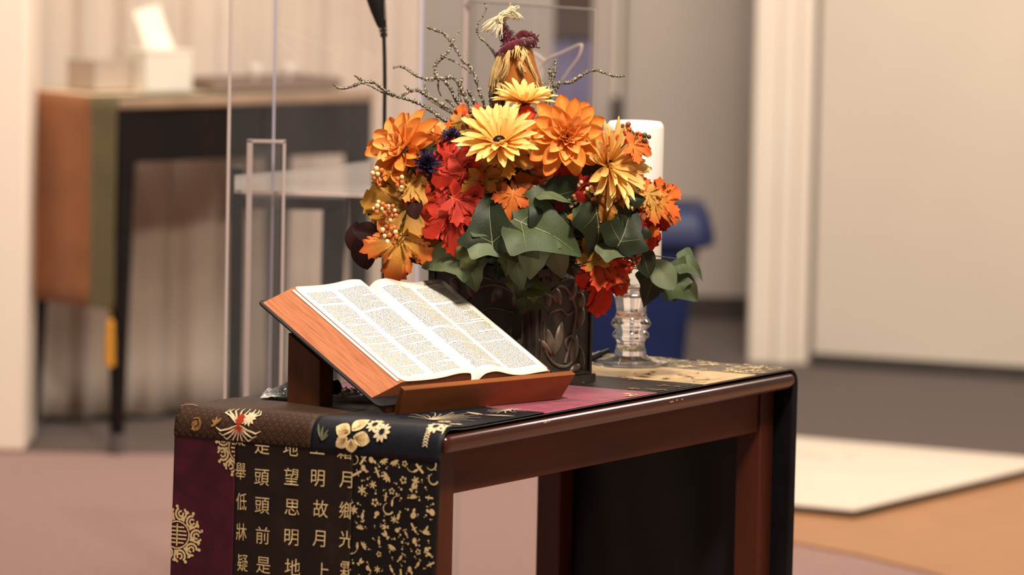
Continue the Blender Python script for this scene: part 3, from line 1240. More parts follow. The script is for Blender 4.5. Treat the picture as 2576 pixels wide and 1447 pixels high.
def relief(face, wd):
    g = MB()
    k = wd / 0.15
    relief_tube(g, face, [(0.018 * k, 0.105), (0.022 * k, 0.06), (0.05 * k, 0.034), (0.085 * k, 0.03), (0.105 * k, 0.05)], 0.0026)
    relief_tube(g, face, [(0.03 * k, 0.118), (0.06 * k, 0.122), (0.078 * k, 0.112), (0.095 * k, 0.118)], 0.0022)
    relief_tube(g, face, [(0.085 * k, 0.05), (0.075 * k, 0.068), (0.09 * k, 0.078), (0.105 * k, 0.064), (0.12 * k, 0.05), (0.126 * k, 0.03)], 0.0024)
    relief_tube(g, face, [(0.075 * k, 0.035), (0.095 * k, 0.085), (0.1 * k, 0.12), (0.08 * k, 0.15), (0.055 * k, 0.16), (0.03 * k, 0.15)], 0.0028)
    relief_tube(g, face, [(0.115 * k, 0.165), (0.085 * k, 0.172), (0.06 * k, 0.168)], 0.0022)
    g.build('embossed_stems', pewterl, vs_)
    for x, h, ln, w, rot in ((0.048, 0.048, 0.05, 0.009, 115), (0.05, 0.05, 0.055, 0.010, 72), (0.04, 0.05, 0.045, 0.006, 140), (0.095, 0.03, 0.05, 0.010, 78),
                             (0.112, 0.09, 0.035, 0.010, 75), (0.118, 0.118, 0.03, 0.009, 95), (0.09, 0.02, 0.03, 0.008, 20), (0.06, 0.13, 0.035, 0.011, 120),
                             (0.085, 0.135, 0.034, 0.010, 60), (0.03, 0.128, 0.03, 0.008, 100), (0.122, 0.02, 0.035, 0.007, 95), (0.105, 0.145, 0.03, 0.009, 40)):
        g = MB()
        relief_leaf(g, face, x * k, h, ln, w, R(rot))
        g.build('embossed_leaf', pewterl, vs_)
    g = MB()
    for x0, x1, h0, h1 in ((0.008 * k, 0.011 * k, 0.014, VH - 0.014), (wd - 0.011 * k, wd - 0.008 * k, 0.014, VH - 0.014), (0.008 * k, wd - 0.008 * k, 0.014, 0.017)):
        if face == 0:
            vbox(g, x0, x1, -0.003, 0.001, h0, h1)
        else:
            vbox(g, -0.003, 0.001, x0, x1, h0, h1)
    g.build('panel_border', pewter, vs_, bevel=0.001)


relief(0, VSL)
relief(1, VSE)

# ================================================================== CANDLE AND CANDLESTICK
CP = onz(1585, 917, ZC + 0.001)
SCL = F_PX / CP.y
zc_ = lambda py: at(1585, py, CP.y).z
glass = mat('clear_glass', (250, 250, 252), 0.02, 0.5, trans=1.0)
glass.node_tree.nodes['Principled BSDF'].inputs['IOR'].default_value = 1.48
z0 = CP.z
k = 1 / SCL
zz = lambda py: zc_(py) - z0
cs = thing('candlestick', 'clear ringed glass candlestick with round foot standing on the runner', 'candlestick', CP)
foot = [(0.0, 0.0), (94 * k, 0.0), (97 * k, 0.003), (96 * k, 0.006), (70 * k, 0.009), (48 * k, 0.013), (42 * k, zz(893)), (0.0, zz(893))]
MB().lathe(foot, 56, CP).build('foot', glass, cs, angle=60)
stem = [(0.0, zz(893) + 0.0002), (41 * k, zz(893) + 0.0002), (38 * k, zz(880)), (35 * k, zz(868)), (36 * k, zz(858)), (38 * k, zz(853)), (46 * k, zz(847)), (47 * k, zz(840)), (40 * k, zz(832)), (38 * k, zz(828)),
        (46 * k, zz(822)), (51 * k, zz(814)), (47 * k, zz(806)), (40 * k, zz(798)), (37 * k, zz(785)), (38 * k, zz(770)), (41 * k, zz(763)), (42 * k, zz(752)), (44 * k, zz(746)), (0.0, zz(746))]
MB().lathe(stem, 56, CP).build('stem', glass, cs, angle=60)
cup = [(0.0, zz(746) + 0.0002), (44 * k, zz(746) + 0.0002), (48 * k, zz(738)), (56 * k, zz(728)), (74 * k, zz(718)), (80 * k, zz(714)), (80 * k, zz(712)), (0.0, zz(713))]
MB().lathe(cup, 56, CP).build('socket', glass, cs, angle=60)
wax = mat('white_wax', (255, 251, 242), 0.5, 0.4, sss=0.1)
cz0 = zz(712) + 0.0003
rc = 72.5 * k
hc = zz(305)
cprof = [(0.0, cz0), (rc - 0.002, cz0), (rc, cz0 + 0.003), (rc, hc - 0.010), (rc - 0.0015, hc - 0.005), (rc - 0.005, hc - 0.0005), (rc - 0.009, hc), (rc - 0.013, hc - 0.003), (rc * 0.5, hc - 0.010), (0.0, hc - 0.012)]
cn = thing('pillar_candle', 'tall thick white pillar candle standing on the glass candlestick', 'candle', CP + ZV * cz0)
MB().lathe(cprof, 56, CP).build('wax_body', wax, cn, angle=50)
MB().tube([CP + ZV * (hc - 0.012), CP + ZV * (hc - 0.006) + Vector((0.001, 0, 0)), CP + ZV * (hc - 0.001) + Vector((0.003, 0, 0))], 0.0012, 6).build('wick', mat('burnt_wick', (30, 24, 20), 0.9), cn)
# small dark lighter lying beside the glass foot
pl0, pl1 = onz(1478, 906, ZC + 0.009), at(1531, 882, onz(1478, 906, ZC + 0.009).y + 0.03)
tag(MB().tube([pl0, pl0.lerp(pl1, 0.05), pl0.lerp(pl1, 0.6), pl0.lerp(pl1, 0.62), pl1], [0.004, 0.0062, 0.0062, 0.0045, 0.0038], 12).build('lighter', mat('black_plastic', (14, 13, 13), 0.3, 0.5)),
    'small black lighter propped against the glass candlestick foot', 'lighter')
# ================================================================== FLOWER ARRANGEMENT
BC = vp(VSL / 2, VSE / 2, 0)
STEM0 = vp(VSL / 2, VSE / 2, VH - 0.015)      # stems start here in the vase
VIEW = Vector((0, -1, 0))


def dome_y(px, py, deep=0.0):
    """distance of the bouquet's rounded surface at a photo position; deep 0 = surface, 1 = middle plane"""
    x = (px - 1320) / 460.0
    y = (py - 520) / 300.0
    f = math.sqrt(max(0.0, 1 - x * x - y * y))
    return BC.y - 0.19 * f * (1 - deep)


def basis(yd, zd, loc, sc):
    z = zd.normalized()
    y = (yd - z * yd.dot(z)).normalized()
    x = y.cross(z)
    m = Matrix.Identity(4)
    for i in range(3):
        m[i][0], m[i][1], m[i][2], m[i][3] = x[i] * sc, y[i] * sc, z[i] * sc, loc[i]
    return m


def imgdir(ang, depth=0.0):
    return Vector((math.cos(R(ang)), -depth, math.sin(R(ang))))


# ---- leaf blades (unit length along +Y, base at origin, face +Z)
def outline_leaf(poly, seed, bend=0.12, fold=0.10, wav=0.03, nr=7, veins=()):
    """polar blade from a closed outline; grad = 0 at the veins' origin, 1 at the rim"""
    rs = random.Random(seed)
    ph = rs.uniform(0, 6)
    c = (0.0, 0.22)
    n = len(poly)
    mb = MB()
    vs, gs, fs = [], [], []

    def zf(x, y):
        r = math.hypot(x, y - c[1])
        return (-bend * (y - 0.2) ** 2 * 1.6 + fold * abs(x) - 0.25 * fold * x * x
                + wav * math.sin(5 * math.atan2(x, y - c[1]) + ph) * r * r * 2 + wav * 0.5 * math.sin(11 * x + ph) * math.sin(8 * y))
    for j in range(nr + 1):
        t = j / nr
        for x, y in poly:
            X, Y = c[0] + (x - c[0]) * t, c[1] + (y - c[1]) * t
            vs.append((X, Y, zf(X, Y)))
            gs.append(t * (0.75 + 0.25 * min(1, math.hypot(x, y - c[1]) * 1.6)))
    for j in range(nr):
        for k in range(n):
            k2 = (k + 1) % n
            fs.append((j * n + k, j * n + k2, (j + 1) * n + k2, (j + 1) * n + k))
    mb.add(vs, fs, gs)
    mb.nblade = len(fs)
    for a, r, w in veins:                 # raised veins running from the stalk end
        pts_ = [(0.03 * 0, 0.05)] if abs(a) > 1 else [(0, 0.03)]
        pts_ += [(math.sin(R(a)) * r * k / 8, 0.12 + math.cos(R(a)) * r * k / 8) for k in range(9)]
        vv, ff = [], []
        for k, (x, y) in enumerate(pts_):
            hw = w * (1 - 0.8 * k / (len(pts_) - 1))
            nx, ny = math.cos(R(a)), -math.sin(R(a))
            for s in (-1, 1):
                X, Y = x + nx * hw * s, y + ny * hw * s
                vv.append((X, Y, zf(X, Y) + 0.006))
        for k in range(len(pts_) - 1):
            ff.append((2 * k, 2 * k + 1, 2 * k + 3, 2 * k + 2))
        mb.add(vv, ff, [0.0] * len(vv))
    return mb


def maple_poly(seed):
    rs = random.Random(seed)
    pts = []
    lobes = [(-126, 0.44), (-66, 0.60), (0, 0.76), (66, 0.60), (126, 0.44)]
    c = (0, 0.22)
    for i, (a, r) in enumerate(lobes):
        r *= rs.uniform(0.92, 1.08)
        a += rs.uniform(-5, 5)
        seq = [(-31, 0.60), (-24, 0.70), (-25, 0.76), (-16, 0.80), (-17, 0.88), (-8, 0.88), (-5, 0.94), (0, 1.0), (4, 0.95), (9, 0.89), (16, 0.90), (15, 0.80), (24, 0.78), (23, 0.70), (31, 0.58)]
        if abs(a) > 100:
            seq = [(-24, 0.66), (-18, 0.80), (-15, 0.78), (-6, 0.90), (0, 1.0), (6, 0.88), (14, 0.80), (18, 0.72), (22, 0.60)]
        seq = [(da + rs.uniform(-2, 2), f * rs.uniform(.96, 1.04)) for da, f in seq]
        for da, f in seq:
            t = R(a + da)
            pts.append((c[0] + math.sin(t) * r * f, c[1] + math.cos(t) * r * f))
    pts.append((0.03, 0.10))
    pts.append((0.0, 0.03))
    pts.append((-0.03, 0.10))
    return pts


def ivy_poly(seed):
    rs = random.Random(seed)
    base = [(0.0, 0.02), (0.10, -0.05), (0.24, -0.06), (0.40, 0.04), (0.55, 0.20), (0.42, 0.34), (0.30, 0.46), (0.27, 0.60), (0.18, 0.78), (0.08, 0.92), (0.0, 1.0)]
    base = [(x * rs.uniform(0.9, 1.1), y) for x, y in base]
    return [tuple(p[:2]) for p in smoothpts([Vector((x, y, 0)) for x, y in base], 3)] + \
           [(-p[0] * rs.uniform(.96, 1.04), p[1]) for p in smoothpts([Vector((x, y, 0)) for x, y in base], 3)[-2:0:-1]]


def oval_poly(w=0.32, pt=1.0):
    up = [(w * math.sin(math.pi * k / 14) ** pt, k / 14) for k in range(15)]
    return up + [(-x, y) for x, y in up[-2:0:-1]]


LEAFMESH = {}


def leaf_mesh(kind, m, var):
    key = (kind, m.name, var)
    if key in LEAFMESH:
        return LEAFMESH[key]
    if kind == 'maple':
        mb = outline_leaf(maple_poly(var), var, 0.14 + 0.14 * var, 0.16 - 0.10 * var, 0.06, veins=[(0, .62, .008), (62, .46, .006), (-62, .46, .006), (122, .24, .005), (-122, .24, .005)])
    elif kind == 'ivy':
        mb = outline_leaf(ivy_poly(var), var, 0.22 + 0.12 * var, 0.26 - 0.06 * var, 0.06, veins=[(0, .75, .009), (58, .40, .006), (-58, .40, .006)])
    elif kind == 'oval':
        mb = outline_leaf(oval_poly(0.36, 0.7), var, 0.1, 0.16, 0.012, veins=[(0, .78, .008)])
    else:
        mb = outline_leaf(oval_poly(0.17, 0.9), var, 0.35, 0.30, 0.01, veins=[(0, .8, .006)])
    me = mb.mesh(kind + '_leaf')
    me.materials.append(m)
    me.materials.append(VEINM.get(m.name, veinw))
    nb = mb.nblade
    me.polygons.foreach_set('material_index', [0 if i < nb else 1 for i in range(len(me.polygons))])
    me.polygons.foreach_set('use_smooth', [True] * len(me.polygons))
    LEAFMESH[key] = me
    return me


def leafmat(name, c_in, c_out, rough=0.6, tl=0.22):
    return mat(name, c_in, rough, 0.35, var=0.22, scale=60, attr=(c_out, 0.25, 0.95), translucent=tl, bump=0.25)


veinw = mat('leaf_vein_warm', (226, 150, 70), 0.6, 0.3)
veing = mat('leaf_vein_green', (142, 146, 104), 0.6, 0.3)
veind = mat('leaf_vein_dark', (104, 84, 44), 0.6, 0.3)
veinr = mat('leaf_vein_red', (226, 92, 56), 0.6, 0.3)
VEINM = {'ivy_green': veing, 'ivy_grey_green': veing, 'ivy_olive': veing, 'ivy_dark': veing, 'leaf_red': veinr, 'leaf_deep_red': veinr, 'leaf_red_orange': veinr,
         'leaf_dark_olive': veind, 'leaf_olive_brown': veind, 'leaf_gold_olive': veind, 'leaf_ochre': veind, 'leaf_rust': veind, 'leaf_burgundy': mat('leaf_vein_burgundy', (70, 36, 30), 0.6, 0.3)}
LM = {
    'goldolive': leafmat('leaf_gold_olive', (150, 104, 38), (200, 142, 50)),
    'orangegold': leafmat('leaf_orange_gold', (234, 172, 74), (206, 96, 34)),
    'red': leafmat('leaf_red', (172, 34, 16), (198, 50, 26)),
    'deepred': leafmat('leaf_deep_red', (132, 18, 12), (158, 24, 16)),
    'redorange': leafmat('leaf_red_orange', (206, 84, 34), (214, 72, 28)),
    'ochre': leafmat('leaf_ochre', (170, 108, 32), (188, 122, 44)),
    'rust': leafmat('leaf_rust', (140, 70, 24), (176, 92, 34)),
    'orange': leafmat('leaf_orange', (230, 128, 48), (226, 104, 38)),
    'paleyellow': leafmat('leaf_pale_yellow', (238, 182, 90), (232, 170, 84)),
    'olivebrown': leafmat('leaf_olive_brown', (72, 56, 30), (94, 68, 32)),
    'ivy': leafmat('ivy_green', (84, 96, 62), (70, 84, 54), 0.5, 0.12),
    'ivygrey': leafmat('ivy_grey_green', (112, 122, 88), (98, 112, 80), 0.5, 0.12),
    'ivyolive': leafmat('ivy_olive', (98, 104, 52), (88, 96, 48), 0.5, 0.12),
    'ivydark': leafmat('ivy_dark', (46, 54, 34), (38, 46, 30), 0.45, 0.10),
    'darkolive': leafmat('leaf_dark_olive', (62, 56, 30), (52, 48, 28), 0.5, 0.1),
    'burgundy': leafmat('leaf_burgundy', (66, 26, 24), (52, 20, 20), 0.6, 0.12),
}
stemm = mat('green_brown_stem', (70, 62, 36), 0.6, 0.3, var=0.2, scale=80)
stemd = mat('dark_stem', (44, 38, 26), 0.6, 0.3)


def stem_to(mb, P, r=0.0013, sag=0.02):
    a = STEM0 + Vector((random.uniform(-.03, .03), random.uniform(-.03, .03), 0))
    mid = a.lerp(P, 0.5) + Vector((0, 0.02, sag))
    mb.tube(smoothpts([a, mid, P], 5), r, 5)


BQN = 0


def spray(name, label, cat, leaves, group, kind='maple', stem=True):
    """leaves: (px, py of the blade's middle, length px, direction deg, colour, depth offset m, tilt right, tilt up)"""
    t = thing(name, label, cat, STEM0, group)
    smb = MB()
    for i, lf in enumerate(leaves):
        px, py, ln, ang, colr = lf[:5]
        dy = lf[5] if len(lf) > 5 else 0.0
        tx = lf[6] if len(lf) > 6 else random.uniform(-.25, .25)
        tz = lf[7] if len(lf) > 7 else random.uniform(0.0, .4)
        kd = lf[8] if len(lf) > 8 else kind
        Y = dome_y(px, py) + dy
        P = at(px, py, Y)
        L = ln / F_PX * Y
        n = Vector((tx + 0.35 * (px - 1320) / 460, -1.0, tz)).normalized()
        d = imgdir(ang)
        d = (d - n * d.dot(n)).normalized()
        base = P - d * L * 0.5
        inst(leaf_mesh(kd, LM[colr], i % 3), 'leaf', t, basis(d, n, base, L))
        stem_to(smb, base, 0.0011)
    if stem:
        smb.build('stem', stemm, t)
    return t


AUT = 'autumn leaf sprays in the vase'
spray('maple_leaf_spray', 'golden olive maple leaves on the left side under the cream berries', 'leaf spray',
      [(975, 512, 190, 172, 'goldolive', -0.018, .10, .15), (1020, 480, 140, 60, 'goldolive', 0.012), (950, 580, 110, 205, 'ochre', 0.03), (1000, 585, 110, 250, 'olivebrown', 0.02), (985, 455, 90, 100, 'ochre', .02)], AUT)
spray('maple_leaf_spray', 'large orange and yellow maple leaf pointing down at lower left', 'leaf spray',
      [(1000, 646, 172, 264, 'orangegold', -0.045, .30, .05), (1075, 610, 90, 330, 'rust', 0.02)], AUT)
spray('maple_leaf_spray', 'column of bright red maple leaves left of the middle', 'leaf spray',
      [(1128, 385, 125, 100, 'red', -0.005, -.2, .2), (1160, 430, 115, 290, 'red', 0.0), (1150, 480, 130, 250, 'red', -0.005), (1178, 515, 115, 335, 'red', -0.005, .1, .3),
       (1105, 520, 95, 200, 'red', 0.0), (1135, 575, 135, 285, 'red', -0.02, -.1, .35), (1125, 545, 90, 210, 'deepred', -.005)], AUT)
spray('maple_leaf_spray', 'ochre maple leaves beside the red column under the middle daisy', 'leaf spray',
      [(1213, 420, 120, 85, 'ochre', 0.01), (1222, 485, 115, 275, 'ochre', 0.008), (1185, 460, 70, 200, 'goldolive', 0.01), (1095, 470, 95, 300, 'goldolive', .02)], AUT)
spray('maple_leaf_spray', 'single golden leaf directly below the middle yellow daisy', 'leaf spray',
      [(1298, 397, 125, 345, 'goldolive', -0.012, .2, .7)], AUT)
spray('maple_leaf_spray', 'rust leaves with one small orange leaf above the big ivy leaf', 'leaf spray',
      [(1315, 480, 130, 92, 'rust', 0.012), (1285, 515, 92, 262, 'orange', -0.012, 0, .3), (1345, 500, 85, 50, 'rust', 0.015), (1250, 470, 90, 130, 'olivebrown', .03)], AUT)
spray('maple_leaf_spray', 'crimson maple leaves under the big orange dahlia', 'leaf spray',
      [(1420, 462, 115, 110, 'deepred', 0.0), (1378, 500, 85, 215, 'redorange', 0.012), (1438, 470, 90, 20, 'deepred', 0.0), (1365, 470, 80, 250, 'rust', 0.02)], AUT)
spray('maple_leaf_spray', 'ochre maple leaves right of centre below the green berries', 'leaf spray',
      [(1508, 525, 150, 305, 'ochre', -0.006), (1555, 545, 95, 320, 'ochre', -0.004), (1545, 450, 95, 40, 'orange', 0.01), (1478, 510, 80, 230, 'rust', 0.01)], AUT)
spray('maple_leaf_spray', 'orange gold leaves fanning out past the right edge of the candle', 'leaf spray',
      [(1683, 492, 105, 28, 'orange', 0.0, .1, .2), (1672, 516, 120, 342, 'orangegold', -0.005, .2, .5), (1630, 482, 75, 100, 'orange', 0.0), (1640, 505, 70, 300, 'paleyellow', -0.004)], AUT)
spray('maple_leaf_spray', 'narrow crimson and orange leaves hanging in front of the candle', 'leaf spray',
      [(1640, 585, 120, 285, 'deepred', 0.01, .6, .2), (1613, 590, 100, 262, 'orange', -0.006, .2, .2), (1612, 535, 80, 60, 'deepred', 0.0), (1590, 540, 70, 200, 'rust', .01)], AUT)
spray('maple_leaf_spray', 'bright red leaves hanging low at right in front of the vase', 'leaf spray',
      [(1540, 672, 135, 330, 'redorange', -0.008, .1, .3), (1517, 735, 125, 262, 'red', -0.012, 0, .2), (1492, 690, 105, 215, 'red', -0.004), (1562, 700, 85, 305, 'ochre', 0.004), (1488, 632, 90, 110, 'goldolive', 0.0), (1520, 660, 100, 120, 'red', 0.0)], AUT)
spray('maple_leaf_spray', 'small orange leaf and bud at top left below the twigs', 'leaf spray',
      [(1162, 292, 95, 118, 'orange', 0.02, -.4, .3), (1192, 288, 60, 65, 'redorange', 0.02), (1170, 325, 75, 280, 'goldolive', .02)], AUT)
spray('maple_leaf_spray', 'red orange leaf standing between middle daisy and big dahlia', 'leaf spray',
      [(1318, 305, 120, 80, 'redorange', 0.012), (1345, 380, 110, 285, 'orangegold', 0.012)], AUT)
spray('maple_leaf_spray', 'orange and pale yellow leaves inside the left of the bouquet', 'leaf spray',
      [(1022, 452, 105, 130, 'redorange', 0.01), (1052, 480, 78, 320, 'paleyellow', -0.006, 0, .3), (1058, 525, 105, 285, 'redorange', 0.0), (1104, 335, 80, 92, 'paleyellow', 0.02), (1068, 450, 90, 100, 'rust', 0.02), (1105, 360, 70, 250, 'orange', .012)], AUT)
spray('maple_leaf_spray', 'orange leaves near the top of the candle under brown berries', 'leaf spray',
      [(1614, 374, 85, 350, 'orange', -0.045, .2, .6), (1596, 364, 65, 130, 'redorange', -0.04), (1552, 333, 30, 60, 'redorange', -0.045)], AUT)

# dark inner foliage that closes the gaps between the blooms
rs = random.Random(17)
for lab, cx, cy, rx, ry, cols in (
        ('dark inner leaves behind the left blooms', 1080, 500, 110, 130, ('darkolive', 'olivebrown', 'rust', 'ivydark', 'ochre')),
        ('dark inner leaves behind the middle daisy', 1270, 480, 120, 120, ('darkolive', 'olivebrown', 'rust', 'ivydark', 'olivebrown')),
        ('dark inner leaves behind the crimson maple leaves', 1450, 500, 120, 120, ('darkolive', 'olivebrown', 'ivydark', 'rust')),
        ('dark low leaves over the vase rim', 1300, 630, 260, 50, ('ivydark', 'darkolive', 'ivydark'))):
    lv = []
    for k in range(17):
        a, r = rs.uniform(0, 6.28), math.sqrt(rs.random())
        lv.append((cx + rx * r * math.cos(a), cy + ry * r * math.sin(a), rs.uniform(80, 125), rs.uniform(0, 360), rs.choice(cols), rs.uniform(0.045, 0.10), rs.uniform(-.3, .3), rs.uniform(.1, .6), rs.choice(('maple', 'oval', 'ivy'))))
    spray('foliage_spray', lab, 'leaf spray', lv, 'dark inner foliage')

IVG = 'ivy sprays in the vase'
spray('ivy_spray', 'large grey green ivy leaf front and centre with lobed lower leaf', 'ivy',
      [(1378, 585, 195, 335, 'ivy', -0.03, .0, .55), (1340, 645, 125, 262, 'ivygrey', -0.036, -.1, .05), (1400, 640, 130, 300, 'ivygrey', -0.03, .15, .2), (1315, 590, 90, 120, 'ivy', -.02)], IVG, 'ivy')
spray('ivy_spray', 'tall pointed dark green ivy leaf left of centre', 'ivy',
      [(1232, 552, 155, 98, 'ivydark', -0.018, -.1, .1), (1262, 570, 130, 320, 'ivy', -0.01, .1, .3), (1243, 612, 120, 338, 'ivygrey', -0.03, 0, .8), (1200, 590, 100, 215, 'ivydark', -.01)], IVG, 'ivy')
spray('ivy_spray', 'wide pale green ivy leaf above the top of the book', 'ivy',
      [(1122, 645, 150, 186, 'ivygrey', -0.012, -.1, .5), (1188, 692, 92, 285, 'ivy', -0.02, .1, .1), (1190, 640, 75, 30, 'ivyolive', -0.02, 0, .6), (1165, 668, 60, 330, 'ivyolive', -.018)], IVG, 'ivy')
spray('ivy_spray', 'small ivy tendril hanging down the front of the vase', 'ivy',
      [(1278, 668, 60, 275, 'ivy', -0.025, .5, 0), (1303, 690, 80, 280, 'ivy', -0.03, -.4, .1), (1322, 752, 95, 262, 'ivyolive', -0.012, -.1, .2), (1358, 728, 75, 348, 'ivyolive', -0.012, 0, .9), (1345, 755, 80, 335, 'ivy', -0.014, 0, .3), (1308, 722, 60, 250, 'ivydark', -0.012)], IVG, 'ivy')
spray('ivy_spray', 'very dark ivy leaves right of centre with one grey edge', 'ivy',
      [(1425, 540, 165, 318, 'ivydark', -0.004, .1, .1), (1400, 490, 95, 350, 'ivygrey', -0.012, 0, 2.2), (1510, 590, 150, 280, 'ivydark', -0.016, .5, .1), (1470, 560, 90, 310, 'ivy', -0.012, .9, .1), (1580, 562, 135, 62, 'ivydark', -0.012, .2, .1), (1553, 478, 115, 100, 'ivydark', 0.0, .1, .1), (1560, 620, 115, 355, 'ivygrey', -0.014, .1, .7), (1545, 590, 90, 300, 'ivygrey', -.006), (1590, 600, 80, 250, 'ivydark', -.004)], IVG, 'ivy')
spray('ivy_spray', 'ivy tendril trailing out to the right of the candle', 'ivy',
      [(1622, 655, 95, 300, 'ivydark', 0.01, .5, .2, 'oval'), (1636, 728, 95, 258, 'ivydark', 0.01, .1, .1), (1668, 690, 95, 305, 'ivygrey', 0.0, -.4, .4, 'oval'), (1722, 722, 120, 335, 'ivy', 0.0, .1, .3), (1702, 725, 70, 262, 'ivy', -0.004), (1742, 668, 85, 335, 'ivy', 0.006, 0, .9)], IVG, 'ivy')
spray('dark_leaf_sprig', 'slim dark green leaves under the left orange dahlia', 'leaf sprig',
      [(1050, 372, 125, 40, 'darkolive', -0.006, -.2, .5), (1022, 398, 85, 75, 'darkolive', -0.004, -.4, 0), (1030, 420, 60, 300, 'darkolive', 0.0), (1072, 385, 70, 20, 'darkolive', 0)], 'dark slim leaves', 'lance')
spray('dark_leaf_sprig', 'broad dark olive leaves below the big dahlia', 'leaf sprig',
      [(1488, 440, 105, 85, 'darkolive', 0.01, .2, .1), (1300, 452, 110, 100, 'darkolive', 0.03), (1080, 480, 90, 280, 'darkolive', 0.02)], 'dark slim leaves', 'oval')
spray('eucalyptus_sprig', 'dark burgundy rounded leaves at the far left edge', 'leaf sprig',
      [(893, 598, 85, 102, 'burgundy', 0.0, -.4, .1), (915, 634, 92, 282, 'burgundy', -0.01, .1, .1), (925, 585, 78, 350, 'burgundy', 0.0, .3, .4), (1045, 520, 60, 270, 'burgundy', -.004)], None, 'oval')


# ---- blooms
def petal_mb(length, width, curl, cup, notch=0.0, base=0.12, nv=12, nu=8, seed=0, tipr=0.62, tipc=0.98):
    """petal along +Y; curl lifts/drops the tip, cup hollows it"""
    rs = random.Random(seed)
    ph = rs.uniform(0, 6)

    def wf(t):
        return width * (base + (1 - base) * math.sin(math.pi * min(1.0, t * 0.66 + 0.06)) ** 0.8) * math.sqrt(max(0.0, 1 - (max(0, t - tipr) / (1 - tipr)) ** 2 * tipc))

    def fn(a, b):
        q = (a - 0.5) * 2
        t = 1 - (1 - b) ** 1.7
        w = wf(t)
        y = length * t * (1 - notch * (1 - abs(math.cos(q * 3.14 * 1.5))) * max(0, t - 0.8) * 2)
        z = curl * t * t + cup * q * q * w + 0.04 * width * math.sin(5 * t + ph + 2 * q)
        return Vector((q * w, y, z))
    return MB().grid(fn, nu, nv, lambda a, b: b)


PM = {}


def petal_mesh(key, m, **kw):
    k2 = (key, m.name)
    if k2 not in PM:
        me = petal_mb(**kw).mesh('petal')
        me.materials.append(m)
        me.polygons.foreach_set('use_smooth', [True] * len(me.polygons))
        PM[k2] = me
    return PM[k2]


yel = mat('yellow_petal', (244, 186, 90), 0.6, 0.3, var=0.14, scale=90, bump=0.3, attr=((255, 222, 142), 0.1, 0.7), translucent=0.25)
orp = mat('orange_petal', (244, 160, 72), 0.6, 0.3, var=0.18, scale=70, bump=0.3, attr=((230, 92, 36), 0.68, 1.03), translucent=0.25)
orpi = mat('orange_petal_inner', (246, 172, 88), 0.6, 0.3, var=0.14, scale=100, attr=((248, 186, 108), 0.3, 1.0), translucent=0.25)
disc = mat('dark_disc', (40, 24, 14), 0.9, 0.1, var=0.4, scale=300, bump=0.8)
navyp = mat('navy_petal', (44, 32, 62), 0.55, 0.4, var=0.3, scale=90, translucent=0.1)


def bloom(name, label, cat, group, px, py, dy, normal, radius_px, layers, centre, cm, spin=0.0, stem_col=None):
    Y = dome_y(px, py) + dy
    P = at(px, py, Y)
    sc = radius_px / F_PX * Y
    n = Vector(normal).normalized()
    up = Vector((0.05, 0, 1)) if abs(n.z) < 0.95 else Vector((0, 1, 0))
    base = basis(up, n, P, 1.0)
    t = thing(name, label, cat, P, group)
    for li, (cnt, ln, wd, tilt, m, r0, lift, curl, cup, notch) in enumerate(layers):
        for k in range(cnt):
            v = k % 3
            me = petal_mesh((name, li, v), m, length=ln, width=wd, curl=curl * (0.8 + 0.3 * v), cup=cup, notch=notch, seed=v + li)
            a = spin + 2 * math.pi * (k + 0.5 * (li % 2)) / cnt + random.uniform(-.11, .11)
            jit = random.uniform(-.17, .17)
            loc = base @ Matrix.Diagonal((sc, sc, sc, 1)) @ Matrix.Rotation(a, 4, 'Z') @ Matrix.Translation((0, r0, lift)) @ Matrix.Rotation(R(tilt) + jit, 4, 'X') @ Matrix.Diagonal((1, random.uniform(.9, 1.06), 1, 1))
            inst(me, 'petal', t, loc)
    if centre:
        mb = MB().lathe([(0.0, -0.03), (centre, -0.02), (centre * 1.02, 0.05), (centre * 0.8, 0.10), (centre * 0.4, 0.12), (0.0, 0.11)], 18)
        me = mb.mesh('flower_centre')
        me.materials.append(cm)
        me.polygons.foreach_set('use_smooth', [True] * len(me.polygons))
        inst(me, 'flower_centre', t, base @ Matrix.Diagonal((sc, sc, sc, 1)))
    s = MB()
    cal = P - n * sc * 0.16
    s.lathe([(0.0, -0.16 * sc), (0.07 * sc, -0.15 * sc), (0.2 * sc, -0.04 * sc), (0.24 * sc, 0.0), (0, 0.01)], 14, P, (base.col[0].xyz, base.col[1].xyz, n))
    a = STEM0 + Vector((random.uniform(-.03, .03), random.uniform(-.03, .03), 0))
    s.tube(smoothpts([a, a.lerp(cal, 0.6) + Vector((0, 0.025, 0.0)), cal], 5), 0.0017, 6)
    s.build('stem', stem_col or stemm, t)
    return t


DY = [(19, 0.98, 0.105, 17, yel, 0.10, 0.0, -0.08, 0.5, 0.25), (17, 0.90, 0.10, 31, yel, 0.09, 0.02, -0.06, 0.5, 0.25), (12, 0.55, 0.07, 46, yel, 0.12, 0.03, 0.02, 0.5, 0.2)]
bloom('yellow_daisy', 'fully open yellow daisy with dark centre in the middle of the bouquet', 'flower', 'yellow daisies in the vase', 1256, 358, -0.03, (-0.08, -0.62, 0.78), 112, DY, 0.155, disc, 0.1)
bloom('yellow_daisy', 'yellow daisy seen edge-on right below the straw doll', 'flower', 'yellow daisies in the vase', 1318, 258, 0.01, (0.05, -0.22, 1.0), 84, DY, 0.15, disc, 0.3)
DY2 = [(19, 0.98, 0.12, 22, yel, 0.06, 0.0, -0.06, 0.45, 0.25), (17, 0.92, 0.115, 32, yel, 0.05, 0.02, -0.05, 0.45, 0.25), (12, 0.66, 0.09, 42, yel, 0.06, 0.03, 0.0, 0.5, 0.2)]
bloom('yellow_daisy', 'yellow daisy turned to the right in front of the candle', 'flower', 'yellow daisies in the vase', 1530, 416, -0.004, (0.78, -0.62, 0.22), 122, DY2, 0.09, disc, 0.2, stemd)
